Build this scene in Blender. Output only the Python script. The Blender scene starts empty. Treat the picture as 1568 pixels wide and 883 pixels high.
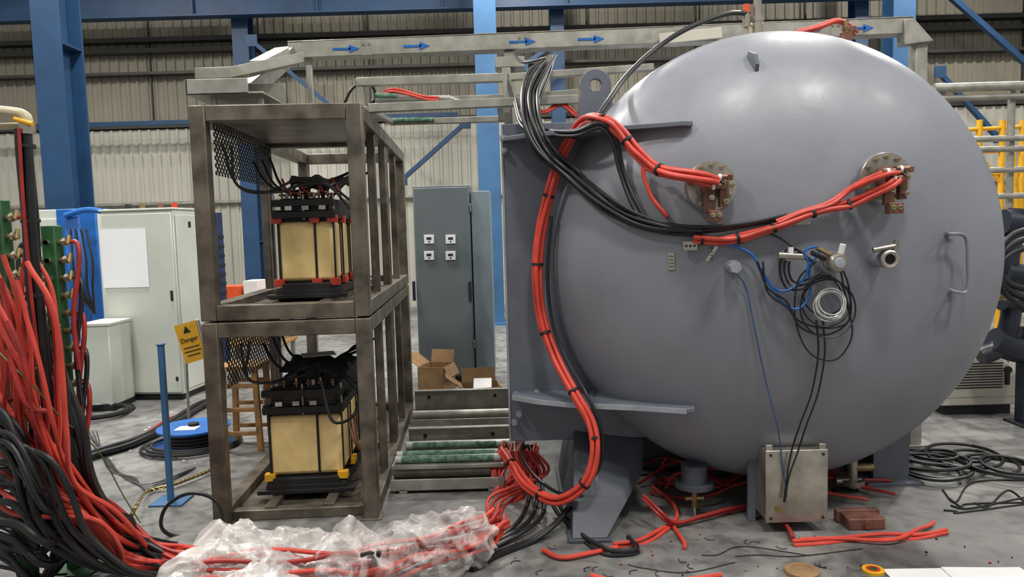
import bpy, bmesh, math, random
from mathutils import Vector, Matrix, noise
random.seed(7)
sc = bpy.context.scene
try:
    sc.view_settings.view_transform = 'Standard'
except Exception: pass

# ---------------- camera (measured against the photo, coordinates /1.643) -------------
W0, H0, F0 = 1568.0, 882.6, 1132.0
CAM = Vector((0, 0, 1.6))
RC = Matrix.Rotation(math.radians(90-4.5), 3, 'X') @ Matrix.Rotation(math.radians(-1.6), 3, 'Z')
cd = bpy.data.cameras.new('camera'); cam = bpy.data.objects.new('camera', cd)
sc.collection.objects.link(cam); sc.camera = cam
cam.matrix_world = Matrix.Translation(CAM) @ RC.to_4x4()
cd.sensor_width = 36; cd.lens = 36*F0/W0; cd.clip_end = 200
def ray(u, v): return RC @ Vector(((u-W0/2)/F0, (H0/2-v)/F0, -1))
def P(u, v, y):
    d = ray(u, v); return CAM + d*(y/d.y)
def G(u, v, z=0.0):
    d = ray(u, v); return CAM + d*((z-CAM.z)/d.z)

# ---------------- materials ------------------
def lin(c):
    return tuple(((x/255)/12.92 if x/255 <= .04045 else ((x/255+.055)/1.055)**2.4) for x in c)
MATS = {}
def mat(name, c, rough=.5, metal=0., var=.12, scale=6., bump=0., bscale=None, alpha=1., c2=None, coat=0., emit=0., spec=.5, detail=6, rvar=0., bdist=.01):
    if name in MATS: return MATS[name]
    m = bpy.data.materials.new(name); m.use_nodes = True
    nt = m.node_tree; b = nt.nodes['Principled BSDF']
    tc = nt.nodes.new('ShaderNodeTexCoord')
    n = nt.nodes.new('ShaderNodeTexNoise'); n.inputs['Scale'].default_value = scale; n.inputs['Detail'].default_value = detail
    nt.links.new(tc.outputs['Object'], n.inputs['Vector'])
    r = nt.nodes.new('ShaderNodeValToRGB')
    L = lin(c)
    if c2: A, B = lin(c2), L
    else:
        A = tuple(x*(1-var*2) for x in L); B = tuple(min(1, x*(1+var)) for x in L)
    r.color_ramp.elements[0].color = (*A, 1); r.color_ramp.elements[0].position = .35
    r.color_ramp.elements[1].color = (*B, 1); r.color_ramp.elements[1].position = .65
    nt.links.new(n.outputs['Fac'], r.inputs['Fac'])
    nt.links.new(r.outputs['Color'], b.inputs['Base Color'])
    b.inputs['Roughness'].default_value = rough; b.inputs['Metallic'].default_value = metal
    b.inputs['Alpha'].default_value = alpha
    b.inputs['Specular IOR Level'].default_value = spec
    if rvar:
        n3 = nt.nodes.new('ShaderNodeTexNoise'); n3.inputs['Scale'].default_value = 5; n3.inputs['Detail'].default_value = 9; n3.inputs['Distortion'].default_value = .8
        nt.links.new(tc.outputs['Object'], n3.inputs['Vector'])
        mr = nt.nodes.new('ShaderNodeMapRange'); mr.inputs[1].default_value = .35; mr.inputs[2].default_value = .65; mr.inputs[3].default_value = rough-rvar; mr.inputs[4].default_value = rough+rvar
        nt.links.new(n3.outputs['Fac'], mr.inputs[0]); nt.links.new(mr.outputs[0], b.inputs['Roughness'])
    if coat: b.inputs['Coat Weight'].default_value = coat; b.inputs['Coat Roughness'].default_value = .22
    if emit:
        b.inputs['Emission Color'].default_value = (*L, 1); b.inputs['Emission Strength'].default_value = emit
    if bump:
        n2 = nt.nodes.new('ShaderNodeTexNoise'); n2.inputs['Scale'].default_value = bscale or scale*4; n2.inputs['Detail'].default_value = 4
        nt.links.new(tc.outputs['Object'], n2.inputs['Vector'])
        bp = nt.nodes.new('ShaderNodeBump'); bp.inputs['Strength'].default_value = bump; bp.inputs['Distance'].default_value = bdist
        nt.links.new(n2.outputs['Fac'], bp.inputs['Height']); nt.links.new(bp.outputs['Normal'], b.inputs['Normal'])
    MATS[name] = m; return m

TANK = mat('tank_grey_paint', (126,129,138), .44, 0, .06, 1.8, .10, 70, coat=.08, rvar=.07, bdist=.004)
TANKD = mat('support_grey_paint', (98,104,115), .48, 0, .08, 4, .1)
LEGM = mat('shaded_leg_paint', (72,77,86), .5, 0, .1, 4, .1)  # leg grey darkened, the shadow on the legs is put into the colour
TANKE = mat('pale_edge_paint', (144,149,157), .45, 0, .08, 9, .1)  # paler grey for edges, bolts and small fittings
RED = mat('red_cable_rubber', (206,70,56), .45, 0, .1, 9)
REDD = mat('dark_red_cable_rubber', (160,42,38), .5, 0, .15, 9)
BLK = mat('black_cable_rubber', (26,27,30), .42, 0, .2, 9)
BLKM = mat('matte_black', (22,22,24), .65, 0, .2, 9)
STEEL = mat('raw_mill_steel', (122,114,101), .42, .5, .22, 7, .08, c2=(78,73,65))
GALV = mat('galvanised_steel', (160,159,150), .45, .45, .12, 10, .05)
STAIN = mat('stainless_steel', (180,174,163), .3, .8, .14, 8)
COPPER = mat('copper_busbar', (128,92,76), .4, .6, .25, 14)
BRASS = mat('brass', (165,145,100), .33, .8, .15, 12)
BLUE = mat('blue_steel_paint', (26,62,98), .5, 0, .1, 2)
BLUEL = mat('lit_column_and_post_blue', (54,98,140), .5, 0, .1, 2)  # column blue lightened to paint in the light; also the barrier post
BLUEH = mat('blue_hose', (28,98,178), .4, 0, .1, 6)
YEL = mat('yellow_coil_tape', (228,200,136), .5, 0, .07, 9, .1, 30)
GRN = mat('green_manifold_paint', (38,84,46), .45, 0, .2, 7)
WHT = mat('white_panel_paint', (198,203,194), .45, 0, .04, 2)
PAP = mat('white_paper', (222,222,222), .8, 0, .03, 4)
CABG = mat('cabinet_grey_paint', (94,103,107), .42, 0, .05, 3)
CABL = mat('cabinet_light_grey', (118,132,140), .42, 0, .05, 3)
CARD = mat('cardboard', (140,110,76), .8, 0, .1, 8)
WOOD = mat('bare_wood', (160,120,74), .7, 0, .2, 10)
YEL2 = mat('yellow_paint', (222,166,30), .5, 0, .08, 6)
BEIGE = mat('beige_machine_panel', (194,189,175), .5, 0, .04, 3)
GRT = mat('green_tube_wrap', (122,146,130), .25, 0, .45, 30, c2=(44,94,72))
WALLW = mat('cladding_white', (180,178,167), .55, 0, .05, .8)
WALLB = mat('cladding_beige', (136,131,117), .6, 0, .06, .6)
GIRT = mat('girt_dark_steel', (62,61,58), .55, .2, .1, 3)
DKPIPE = mat('dark_pipe', (34,40,54), .4, 0, .1, 5)
RUST = mat('rusty_plate', (110,70,58), .6, 0, .2, 12)
REDP = mat('red_insulator', (184,54,38), .4, 0, .1, 10)
CLR = mat('clear_hose', (190,192,188), .25, 0, .05, 10)
ORNG = mat('orange_cap', (215,85,40), .4, 0, .1, 10)
DSHEET = mat('dark_rubber_sheet', (70,68,66), .5, 0, .2, 8, .2)
CREAM = mat('cream_pipe', (184,174,144), .4)

# ---------------- group builder -----------------
def frames(pts):
    n = len(pts); T = []
    for i in range(n):
        a = pts[max(0, i-1)]; b = pts[min(n-1, i+1)]
        t = (b-a)
        T.append(t.normalized() if t.length > 1e-9 else Vector((0, 0, 1)))
    u = T[0].orthogonal().normalized(); out = []
    for i in range(n):
        u = (u - T[i]*u.dot(T[i]))
        u = u.normalized() if u.length > 1e-6 else T[i].orthogonal().normalized()
        out.append((T[i], u, T[i].cross(u)))
    return out
def smooth(pts, k=8):
    pts = [Vector(p) for p in pts]
    if len(pts) < 3: return pts
    q = [pts[0]*2-pts[1]] + pts + [pts[-1]*2-pts[-2]]; out = []
    for i in range(1, len(q)-2):
        p0, p1, p2, p3 = q[i-1], q[i], q[i+1], q[i+2]
        for j in range(k):
            t = j/k
            out.append(.5*((2*p1)+(p2-p0)*t+(2*p0-5*p1+4*p2-p3)*t*t+(3*p1-p0-3*p2+p3)*t**3))
    out.append(pts[-1]); return out

class Grp:
    def __init__(s, name, M=None):
        s.name = name; s.parts = {}; s.M = M or Matrix.Identity(4); s.extra = []
    def bm(s, part, m, bev=0):
        part = part if part not in s.parts or s.parts[part][1] is m else part+'_'+m.name
        if part not in s.parts: s.parts[part] = [bmesh.new(), m, bev]
        return s.parts[part][0]
    def _new(s, bm, vs, fs):
        V = [bm.verts.new(s.M @ Vector(v)) for v in vs]
        for f in fs:
            try: bm.faces.new([V[i] for i in f])
            except ValueError: pass
    def box(s, part, m, c, sz, rot=None, bev=.003):
        bm = s.bm(part, m, bev); c = Vector(c); h = Vector(sz)/2
        R = rot or Matrix.Identity(3)
        vs = [c + R @ Vector((x*h.x, y*h.y, z*h.z)) for x in (-1, 1) for y in (-1, 1) for z in (-1, 1)]
        s._new(bm, vs, [(0,1,3,2),(4,6,7,5),(0,4,5,1),(2,3,7,6),(0,2,6,4),(1,5,7,3)])
    def b2(s, part, m, a, b, bev=.003):
        a = Vector(a); b = Vector(b); s.box(part, m, (a+b)/2, [abs(x) for x in (b-a)], None, bev)
    def beam(s, part, m, p, q, w, h, bev=.003, up=(0, 0, 1)):
        p = Vector(p); q = Vector(q); t = (q-p); L = t.length; t.normalize(); up = Vector(up)
        x = t.cross(up)
        if x.length < 1e-4: x = t.cross(Vector((0, 1, 0)))
        x.normalize(); z = x.cross(t)
        R = Matrix((x, t, z)).transposed()
        s.box(part, m, (p+q)/2, (w, L, h), R, bev)
    def tube(s, part, m, pts, r, seg=8, cap=True):
        bm = s.bm(part, m); pts = [Vector(p) for p in pts]; fr = frames(pts); vs = []; fs = []
        for i, p in enumerate(pts):
            rr = r[i] if isinstance(r, (list, tuple)) else r
            for j in range(seg):
                a = 2*math.pi*j/seg; vs.append(p + (fr[i][1]*math.cos(a)+fr[i][2]*math.sin(a))*rr)
        for i in range(len(pts)-1):
            for j in range(seg):
                k = (j+1) % seg; fs.append((i*seg+j, i*seg+k, (i+1)*seg+k, (i+1)*seg+j))
        if cap:
            fs.append(tuple(range(seg))[::-1]); n = (len(pts)-1)*seg; fs.append(tuple(range(n, n+seg)))
        s._new(bm, vs, fs)
    def cyl(s, part, m, p, q, r, seg=20): s.tube(part, m, [p, q], r, seg)
    def ring(s, part, m, c, nrm, R, r, seg=32, sr=6):
        c = Vector(c); n = Vector(nrm).normalized(); u = n.orthogonal().normalized(); w = n.cross(u)
        pts = [c+(u*math.cos(2*math.pi*i/seg)+w*math.sin(2*math.pi*i/seg))*R for i in range(seg+1)]
        s.tube(part, m, pts, r, sr, False)
    def poly(s, part, m, pts, th, d, bev=.002):
        bm = s.bm(part, m, bev); n = len(pts); d = Vector(d).normalized()*th
        vs = [Vector(p) for p in pts]+[Vector(p)+d for p in pts]
        fs = [tuple(range(n))[::-1], tuple(range(n, 2*n))]+[(i, (i+1) % n, n+(i+1) % n, n+i) for i in range(n)]
        s._new(bm, vs, fs)
    def revolve(s, part, m, prof, c, ax=(0, 1, 0), seg=64):
        bm = s.bm(part, m); c = Vector(c); n = Vector(ax).normalized(); u = n.orthogonal().normalized(); w = n.cross(u)
        vs = []; fs = []
        for r, t in prof:
            for j in range(seg):
                a = 2*math.pi*j/seg; vs.append(c+n*t+(u*math.cos(a)+w*math.sin(a))*max(r, 1e-4))
        for i in range(len(prof)-1):
            for j in range(seg):
                k = (j+1) % seg; fs.append((i*seg+j, i*seg+k, (i+1)*seg+k, (i+1)*seg+j))
        fs.append(tuple(range(seg))[::-1]); k = (len(prof)-1)*seg; fs.append(tuple(range(k, k+seg)))
        s._new(bm, vs, fs)
    def bundle(s, part, m, pts, n, r, spread=None, k=8, seg=8, wob=.25, twist=0., cut=None):
        c = smooth(pts, k); fr = frames(c); sp = spread or r*2.05
        offs = []
        if n == 1: offs = [(0, 0)]
        else:
            offs = [(0, 0)] if n > 4 else []
            rr = sp if n > 4 else sp*(.5 if n == 2 else .58 if n == 3 else .72)
            while len(offs) < n:
                cnt = min(n-len(offs), max(2, int(2*math.pi*rr/sp+.2))) if n > 4 else n
                for j in range(cnt):
                    a = 2*math.pi*j/cnt+.4; offs.append((rr*math.cos(a), rr*math.sin(a)))
                rr += sp
        for qi, (a, b) in enumerate(offs):
            ph = random.random()*10; path = []
            for i, p in enumerate(c):
                t, u, w = fr[i]; tw = twist*i/len(c)
                ca, sa = math.cos(tw), math.sin(tw)
                x = a*ca-b*sa; y = a*sa+b*ca
                wx = wob*r*math.sin(i*.35+ph); wy = wob*r*math.cos(i*.27+ph*2)
                path.append(p+u*(x+wx)+w*(y+wy))
            if cut:
                e = len(path)-random.randint(0, cut); path = path[:max(3, e)]
            mm = m if not isinstance(m, list) else m[qi % len(m)]
            s.tube(part+('' if not isinstance(m, list) else '_'+mm.name), mm, path, r, seg)
        return c, fr, max(math.hypot(*o) for o in offs)+r
    def ties(s, c, fr, R, step, m=None, start=4, w=.007):
        i = start
        while i < len(c)-2:
            t = fr[i][0]; s.tube('cable_ties', m or BLKM, [c[i]-t*w, c[i]+t*w], R*1.04, 14); i += step
    def done(s, angle=35):
        lo = Vector((1e9,)*3); hi = -lo
        for bm, _, _ in s.parts.values():
            for v in bm.verts:
                for k in range(3): lo[k] = min(lo[k], v.co[k]); hi[k] = max(hi[k], v.co[k])
        loc = Vector(((lo.x+hi.x)/2, (lo.y+hi.y)/2, lo.z))
        root = bpy.data.objects.new(s.name, None); root.empty_display_size = .1; sc.collection.objects.link(root); root.location = loc
        for nm, (bm, m, bev) in s.parts.items():
            bmesh.ops.recalc_face_normals(bm, faces=bm.faces)
            for v in bm.verts: v.co -= loc
            me = bpy.data.meshes.new(nm); bm.to_mesh(me); bm.free(); me.materials.append(m)
            for p in me.polygons: p.use_smooth = True
            me.set_sharp_from_angle(angle=math.radians(angle))
            o = bpy.data.objects.new(nm, me); sc.collection.objects.link(o); o.parent = root
            if bev:
                b = o.modifiers.new('bevel', 'BEVEL'); b.width = bev; b.segments = 2; b.limit_method = 'ANGLE'; b.angle_limit = math.radians(50)
        for o in s.extra:
            o.parent = root; o.location = o.location-loc
        return root

def PP(l): return [P(*t) for t in l]
rr = random.uniform

# =============== ROOM =================
def floor_mat():
    m = bpy.data.materials.new('dusty_concrete'); m.use_nodes = True; nt = m.node_tree; b = nt.nodes['Principled BSDF']
    tc = nt.nodes.new('ShaderNodeTexCoord')
    def nz(sc_, det, dist=0):
        n = nt.nodes.new('ShaderNodeTexNoise'); n.inputs['Scale'].default_value = sc_; n.inputs['Detail'].default_value = det; n.inputs['Distortion'].default_value = dist
        nt.links.new(tc.outputs['Object'], n.inputs['Vector']); return n
    a = nz(1.1, 9, .8); c = nz(9, 10, .4); d = nz(90, 3)
    r = nt.nodes.new('ShaderNodeValToRGB'); e = r.color_ramp.elements
    e[0].position = .32; e[0].color = (*lin((88,88,88)), 1); e[1].position = .68; e[1].color = (*lin((140,139,136)), 1)
    nt.links.new(a.outputs['Fac'], r.inputs['Fac'])
    r2 = nt.nodes.new('ShaderNodeValToRGB'); r2.color_ramp.elements[0].position = .34; r2.color_ramp.elements[0].color = (.5,.5,.5,1); r2.color_ramp.elements[1].position = .56; r2.color_ramp.elements[1].color = (1.05,1.05,1.05,1)
    nt.links.new(c.outputs['Fac'], r2.inputs['Fac'])
    mx = nt.nodes.new('ShaderNodeMix'); mx.data_type = 'RGBA'; mx.blend_type = 'MULTIPLY'; mx.inputs[0].default_value = .8
    nt.links.new(r.outputs['Color'], mx.inputs[6]); nt.links.new(r2.outputs['Color'], mx.inputs[7])
    nt.links.new(mx.outputs[2], b.inputs['Base Color'])
    r3 = nt.nodes.new('ShaderNodeMapRange'); r3.inputs[3].default_value = .3; r3.inputs[4].default_value = .65
    nt.links.new(c.outputs['Fac'], r3.inputs[0]); nt.links.new(r3.outputs[0], b.inputs['Roughness'])
    bp = nt.nodes.new('ShaderNodeBump'); bp.inputs['Strength'].default_value = .15; bp.inputs['Distance'].default_value = .004
    nt.links.new(d.outputs['Fac'], bp.inputs['Height']); nt.links.new(bp.outputs['Normal'], b.inputs['Normal'])
    return m
me = bpy.data.meshes.new('floor'); me.from_pydata([(-22,-6,0),(22,-6,0),(22,16.4,0),(-22,16.4,0),(-22,-6,-.2),(22,-6,-.2),(22,16.4,-.2),(-22,16.4,-.2)], [], [(0,1,2,3),(7,6,5,4),(0,4,5,1),(1,5,6,2),(2,6,7,3),(3,7,4,0)])
me.materials.append(floor_mat()); fo = bpy.data.objects.new('floor', me); sc.collection.objects.link(fo)

YW = 16.0
def cladding(g, part, m, z0, z1, y, x0=-20, x1=20, pitch=.2, dep=.04):
    bm = g.bm(part, m); vs = []; fs = []; x = x0
    while x < x1:
        for dx, dy in ((0, 0), (pitch*.6, 0), (pitch*.7, -dep), (pitch*.9, -dep)):
            vs += [(x+dx, y+dy, z0), (x+dx, y+dy, z1)]
        x += pitch
    for i in range(len(vs)//2-1): fs.append((2*i, 2*i+2, 2*i+3, 2*i+1))
    g._new(bm, vs, fs)
g = Grp('wall_back')
cladding(g, 'lower_cladding', WALLW, 0, 3.95, YW)
cladding(g, 'upper_cladding', WALLB, 4.05, 9.5, YW+.05)
g.b2('backing', GIRT, (-20, YW+.12, 0), (20, YW+.2, 9.5))
g.b2('sill_flashing', GIRT, (-20, YW-.1, 3.97), (20, YW+.1, 4.06))
g.b2('lower_rail', GALV, (-20, YW-.16, 2.35), (20, YW-.05, 2.41))
for z in (5.05, 5.50, 5.72, 6.45, 7.4):
    g.b2('girts', GIRT, (-20, YW-.25, z), (20, YW-.02, z+(.06 if z == 5.05 else .09)))
for x in [i*2.3-19 for i in range(17)]:
    g.b2('girt_stays', GIRT, (x, YW-.12, 4.1), (x+.03, YW-.06, 9))
g.done()

def column(name, u0, u1, v, y, d=.35, z1=9.2, m=None):
    m = m or BLUE
    a = P(u0, v, y); b = P(u1, v, y); g = Grp(name); w = b.x-a.x; cx = (a.x+b.x)/2
    g.b2('front_flange', m, (cx-w/2, y, 0), (cx+w/2, y+.03, z1))
    g.b2('rear_flange', m, (cx-w/2, y+d-.03, 0), (cx+w/2, y+d, z1))
    g.b2('web', m, (cx-.02, y+.03, 0), (cx+.02, y+d-.03, z1))
    g.b2('base_plate', m, (cx-w/2-.08, y-.08, 0), (cx+w/2+.08, y+d+.08, .04))
    for k in range(3): g.b2('stiffeners', m, (cx-w/2+.01, y+.03, 1.5+k*2.6), (cx+w/2-.01, y+d-.03, 1.53+k*2.6))
    g.done(); return cx
column('blue_steel_column', 52, 96, 100, 9.5, .5)
column('blue_steel_column', 355, 380, 60, 15.0)
column('blue_steel_column', 726, 760, 60, 12.5, .4, m=BLUEL)
column('blue_steel_column', 843, 864, 60, 15.0)
column('blue_steel_column', 1368, 1402, 60, 12.5, .4, m=BLUEL)
column('blue_steel_column', 1310, 1330, 60, 15.0)
def brace(name, a, b, w=.16):
    g = Grp(name); g.beam('angle_leg', BLUE, a, b, .02, w)
    a = Vector(a); b = Vector(b); g.beam('angle_flange', BLUE, a+Vector((0,.05,-w/2)), b+Vector((0,.05,-w/2)), .1, .02)
    for e in (a, b): g.box('gusset', BLUE, e, (.22,.03,.22))
    g.done()
brace('diagonal_brace', P(712,188,14.4), P(615,275,14.4), .08)
brace('diagonal_brace', P(385,62,14.4), P(540,190,14.4), .08)
brace('diagonal_brace', P(1420,-40,14.4), P(1600,120,14.4), .1)
brace('diagonal_brace', P(1440,110,14.4), P(1530,210,14.4), .08)
brace('diagonal_brace', P(118,190,12), P(138,330,12), .1)  # brace shape standing in for a dark blue-grey downpipe
brace('diagonal_brace', P(860,60,14.4), P(800,100,14.4), .08)
g = Grp('crane_rail_beam')
z = P(784, 6, 14.7).z
g.b2('bottom_flange', BLUE, (-19, 14.55, z-.1), (19, 14.8, z-.06)); g.b2('web', BLUE, (-19, 14.64, z-.06), (19, 14.66, z+.35)); g.b2('top_flange', BLUE, (-19, 14.55, z+.35), (19, 14.8, z+.39))
for i in range(16): g.b2('stiffeners', BLUE, (-18+i*2.4, 14.56, z-.06), (-17.97+i*2.4, 14.78, z+.35))
g.done()
g = Grp('eaves_tie_beam')
z = P(300, 186, 15.2).z
g.b2('web', BLUE, (-19, 15.3, z-.02), (-1.0, 15.32, z+.06)); g.b2('flange', BLUE, (-19, 15.2, z-.04), (-1.0, 15.42, z-.02)); g.done()

# =============== TANK =================
TX, TZ, TY, TR, TD = 1.485, 1.40, 4.2, 1.25, .64
def T(u, v, off=0.):
    d = ray(u, v); R = TR+off; D = TD+off
    s = Vector((1/R, 1/D, 1/R)); o = Vector(((CAM.x-TX)*s.x, (CAM.y-TY)*s.y, (CAM.z-TZ)*s.z)); e = Vector((d.x*s.x, d.y*s.y, d.z*s.z))
    A = e.dot(e); B = o.dot(e); C = o.dot(o)-1; disc = B*B-A*C
    if disc < 0: return P(u, v, TY)
    p = CAM+d*((-B-math.sqrt(disc))/A)
    return p if p.y < TY else P(u, v, TY)
def TN(p): return Vector(((p.x-TX)/TR**2, min(0, (p.y-TY))/TD**2, (p.z-TZ)/TR**2)).normalized()
g = Grp('pressure_tank')
prof = [(TR*math.sin(a), -TD*math.cos(a)) for a in [math.pi/2*i/40 for i in range(41)]]
prof += [(TR, .05), (TR+.006, .06), (TR+.006, .08), (TR, .09), (TR, 1.1), (TR+.006,1.11),(TR+.006,1.13),(TR,1.14),(TR, 2.2)]
prof += [(TR*math.cos(a), 2.2+TD*math.sin(a)) for a in [math.pi/2*i/16 for i in range(1, 17)]]
g.revolve('shell', TANK, prof, (TX, TY, TZ), (0, 1, 0), 160)
pl = P(762,190,4.22); pb = P(786,675,4.22)
px0 = (pl.x+pb.x)/2
g.b2('mounting_plate', TANKD, (px0, 4.22, pb.z), (.75, 4.25, pl.z), .004)
g.b2('mounting_plate_edge', TANKE, (px0-.004, 4.214, pb.z), (px0+.010, 4.40, pl.z), .004)
for zz in (P(900,206,3.95).z, P(900,619,3.95).z):
    g.poly('gusset_shelves', TANKD, [(px0+.02, 4.22, zz), (px0+.02, 4.12, zz), (.12, 4.0, zz), (.3, 3.90, zz), (.62, 3.80, zz), (.87, 3.70, zz), (.92, 3.72, zz), (.97, 4.22, zz)], .024, (0, 0, 1), .003)
    e = [(px0+.02, 4.118, zz+.012), (.12, 3.997, zz+.012), (.3, 3.897, zz+.012), (.62, 3.797, zz+.012), (.87, 3.697, zz+.012)]
    if zz < 1.5:
        for i in range(4): g.beam('gusset_edges', TANKE, e[i], e[i+1], .008, .027, .001)
for (u, v) in ((770,212),(772,232),(790,603),(822,600),(795,632),(788,645)):
    p = P(u, v, 4.22); g.cyl('bolts', TANKE, p, p+Vector((0, -.03, 0)), .02, 6); g.cyl('bolts', TANKE, p, p+Vector((0, -.045, 0)), .01, 10)
c = P(911,132,4.3); rr_ = .09
bm = g.bm('lifting_ear', TANKD, .003)
bot = pl.z-.02; y0, y1 = 4.26, 4.30
out = [(c.x+rr_*math.cos(a), c.z+rr_*math.sin(a)) for a in [math.radians(x) for x in range(-20, 201, 20)]]
out = [(c.x+.11, bot)]+out+[(c.x-.11, bot)]
N = len(out); hole = []
for i in range(N):
    a = math.atan2(out[i][1]-c.z, out[i][0]-c.x); hole.append((c.x+.035*math.cos(a), c.z+.035*math.sin(a)))
vs = []
for ring_, y in ((out, y0), (hole, y0), (out, y1), (hole, y1)): vs += [(x, y, z) for x, z in ring_]
fs = []
for i in range(N):
    j = (i+1) % N
    fs += [(i, j, N+j, N+i), (2*N+i, 3*N+i, 3*N+j, 2*N+j), (i, 2*N+i, 2*N+j, j), (N+i, N+j, 3*N+j, 3*N+i)]
g._new(bm, vs, fs)
tl = P(880,660,4.21); tr_ = P(985,672,4.21); tr2 = P(984,722,4.14); bl = G(876,822,.02); br = G(930,824,.02)
bl.y = br.y = (bl.y+br.y)/2
g.poly('leg_plate', LEGM, [tl, tr_, tr2, br, bl], .025, (0, 1, 0))
g.poly('leg_web', LEGM, [tl, (tl.x, 4.8, tl.z), (bl.x, 4.8, .02), bl], .025, (1, 0, 0))
g.poly('leg_web', LEGM, [br+Vector((-.03,0.03,0)), (br.x-.03, 4.8, .02), (br.x-.03, 4.8, .5), (br.x-.03, 4.26, .5)], .025, (1, 0, 0))
g.b2('leg_foot', LEGM, (bl.x-.02, bl.y-.02, 0), (br.x+.02, 4.85, .018))
for yy in (4.75, 5.9):
    g.b2('saddle_web', LEGM, (TX-.75, yy, .02), (TX+.85, yy+.03, .36))
    g.b2('saddle_foot', LEGM, (TX-.8, yy-.1, 0), (TX+.9, yy+.13, .02))
xr = P(1362,740,4.4).x
g.b2('column_leg', TANKD, (xr-.10, 4.4, .0), (xr+.12, 4.43, .75)); g.b2('column_leg', TANKD, (xr-.10, 4.6, .0), (xr+.12, 4.63, .75)); g.b2('column_leg', TANKD, (xr, 4.43, .0), (xr+.02, 4.6, .75))
g.b2('column_foot', TANKD, (xr-.16, 4.34, 0), (xr+.18, 4.7, .02))
p = T(1150,92)
g.poly('lifting_lug', TANKD, [P(1144,78,p.y-.005), P(1154,82,p.y-.06), P(1157,98,p.y-.07), P(1155,120,p.y-.03), P(1150,118,p.y+.06), P(1146,85,p.y+.08)], .02, (1, 0, 0))
h = [T(1452,358), T(1454,358,.06), T(1478,362,.07), T(1482,400,.07), T(1480,445,.07), T(1458,445,.06), T(1457,447)]
g.tube('grab_handle', TANK, smooth(h, 5), .009, 8)
for u, v in ((1452,358), (1457,447)):
    p = T(u, v); g.cyl('handle_pads', TANK, p-TN(p)*.01, p+TN(p)*.012, .025, 14)
def port(u, v, k):
    p = T(u, v, .10); bse = Vector((p.x, TY-TD*math.sqrt(max(0, 1-((p.x-TX)**2+(p.z-TZ)**2)/TR**2))+.02, p.z))
    y = p.y
    g.cyl('port_necks', TANK, bse, (p.x, y+.02, p.z), .08, 32)
    g.revolve('port_flanges', STAIN, [(.02, 0), (.118, 0), (.120, .004), (.120, .022), (.117, .026), (.02, .026)], (p.x, y, p.z), (0, 1, 0), 48)
    g.revolve('port_gaskets', BLKM, [(.02, .026), (.1, .026), (.1, .034), (.02, .034)], (p.x, y, p.z), (0, 1, 0), 40)
    g.revolve('port_flanges_rear', TANK, [(.02, .034), (.118, .034), (.118, .055), (.02, .055)], (p.x, y, p.z), (0, 1, 0), 48)
    for i in range(12):
        a = i*math.pi/6; c = Vector((p.x+.098*math.cos(a), y, p.z+.098*math.sin(a)))
        g.cyl('flange_bolts', STAIN, c, c+Vector((0, -.016, 0)), .012, 6); g.cyl('flange_bolts', BRASS, c, c+Vector((0, -.026, 0)), .006, 8)
    g.revolve('insulators', RUST, [(.055, 0), (.055, -.03), (.04, -.035), (.04, -.07), (.046, -.07), (.046, -.085), (.0, -.085)], (p.x, y, p.z), (0, 1, 0), 24)
    c = Vector((p.x, y-.07, p.z))
    g.box('copper_terminals', COPPER, c+Vector((-.035, -.02, -.05)), (.045, .03, .16))
    g.box('copper_terminals', COPPER, c+Vector((.025, -.02, -.04)), (.035, .035, .13))
    g.box('copper_terminals', COPPER, c+Vector((-.01, -.03, .0)), (.09, .02, .035))
    g.box('copper_terminals', COPPER, c+Vector((-.015, -.035, -.145)), (.065, .05, .05))
    g.box('copper_terminals', COPPER, c+Vector((.05, .01, -.02)), (.02, .04, .08))
    for dx, dz in ((-.04, .015), (.02, .015), (.03, -.08), (-.035, -.06), (-.0, -.14), (-.03, -.14)):
        q = c+Vector((dx, -.03, dz)); g.cyl('terminal_bolts', STAIN, q, q+Vector((0, -.035, 0)), .013, 6); g.cyl('terminal_bolts', BRASS, q, q+Vector((0, -.05, 0)), .006, 8)
    return c
pc1 = port(1090,284,0); pc2 = port(1357,272,1)
def stub(u, v, l, r, m=STAIN, fl=None):
    p = T(u, v); q = Vector((p.x, p.y-l, p.z)); g.cyl('stub_pipes', TANK, p+Vector((0,.04,0)), q+Vector((0, .02, 0)), r*1.15, 18)
    g.revolve('stub_fittings', m, [(r*.6, -.005), (r*.95, -.005), (r, 0), (r, .03), (r*.8, .035)], q, (0, 1, 0), 6); return q
q = stub(1120,408,.07,.03, TANKE)
q = stub(1340,395,.12,.036)
g.ring('valve_body', STAIN, q+Vector((0, -.02, 0)), (0, 1, 0), .034, .011, 24, 8)
g.cyl('valve_bore', BLKM, q+Vector((0,-.004,0)), q+Vector((0,-.012,0)), .026, 16)
g.cyl('valve_body', STAIN, q+Vector((-.07, .0, .045)), q+Vector((.03, .0, .06)), .014, 12)
g.cyl('valve_body', STAIN, q+Vector((.03, 0, .02)), q+Vector((.04, 0, .09)), .012, 12)
q = stub(1200,392,.07,.025)
g.cyl('valve_body', STAIN, q+Vector((-.06, -.02, .01)), q+Vector((.06, -.02, .0)), .016, 14)
g.cyl('valve_cap', PAP, q+Vector((0, -.02, .0)), q+Vector((0, -.02, .045)), .013, 12)
q = stub(1262,400,.10,.045)
g.revolve('transmitter_head', STAIN, [(0, -.07), (.035, -.068), (.042, -.06), (.045, -.05), (.045, .0), (.036, .01), (0, .01)], q, (0, 1, 0), 28)
g.revolve('transmitter_cap', TANKE, [(0, -.078), (.022, -.076), (.026, -.068), (0, -.068)], q, (0, 1, 0), 20)
g.cyl('transmitter_gland', PAP, q+Vector((.02, -.03, .035)), q+Vector((.028, -.04, .085)), .014, 12)
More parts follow.
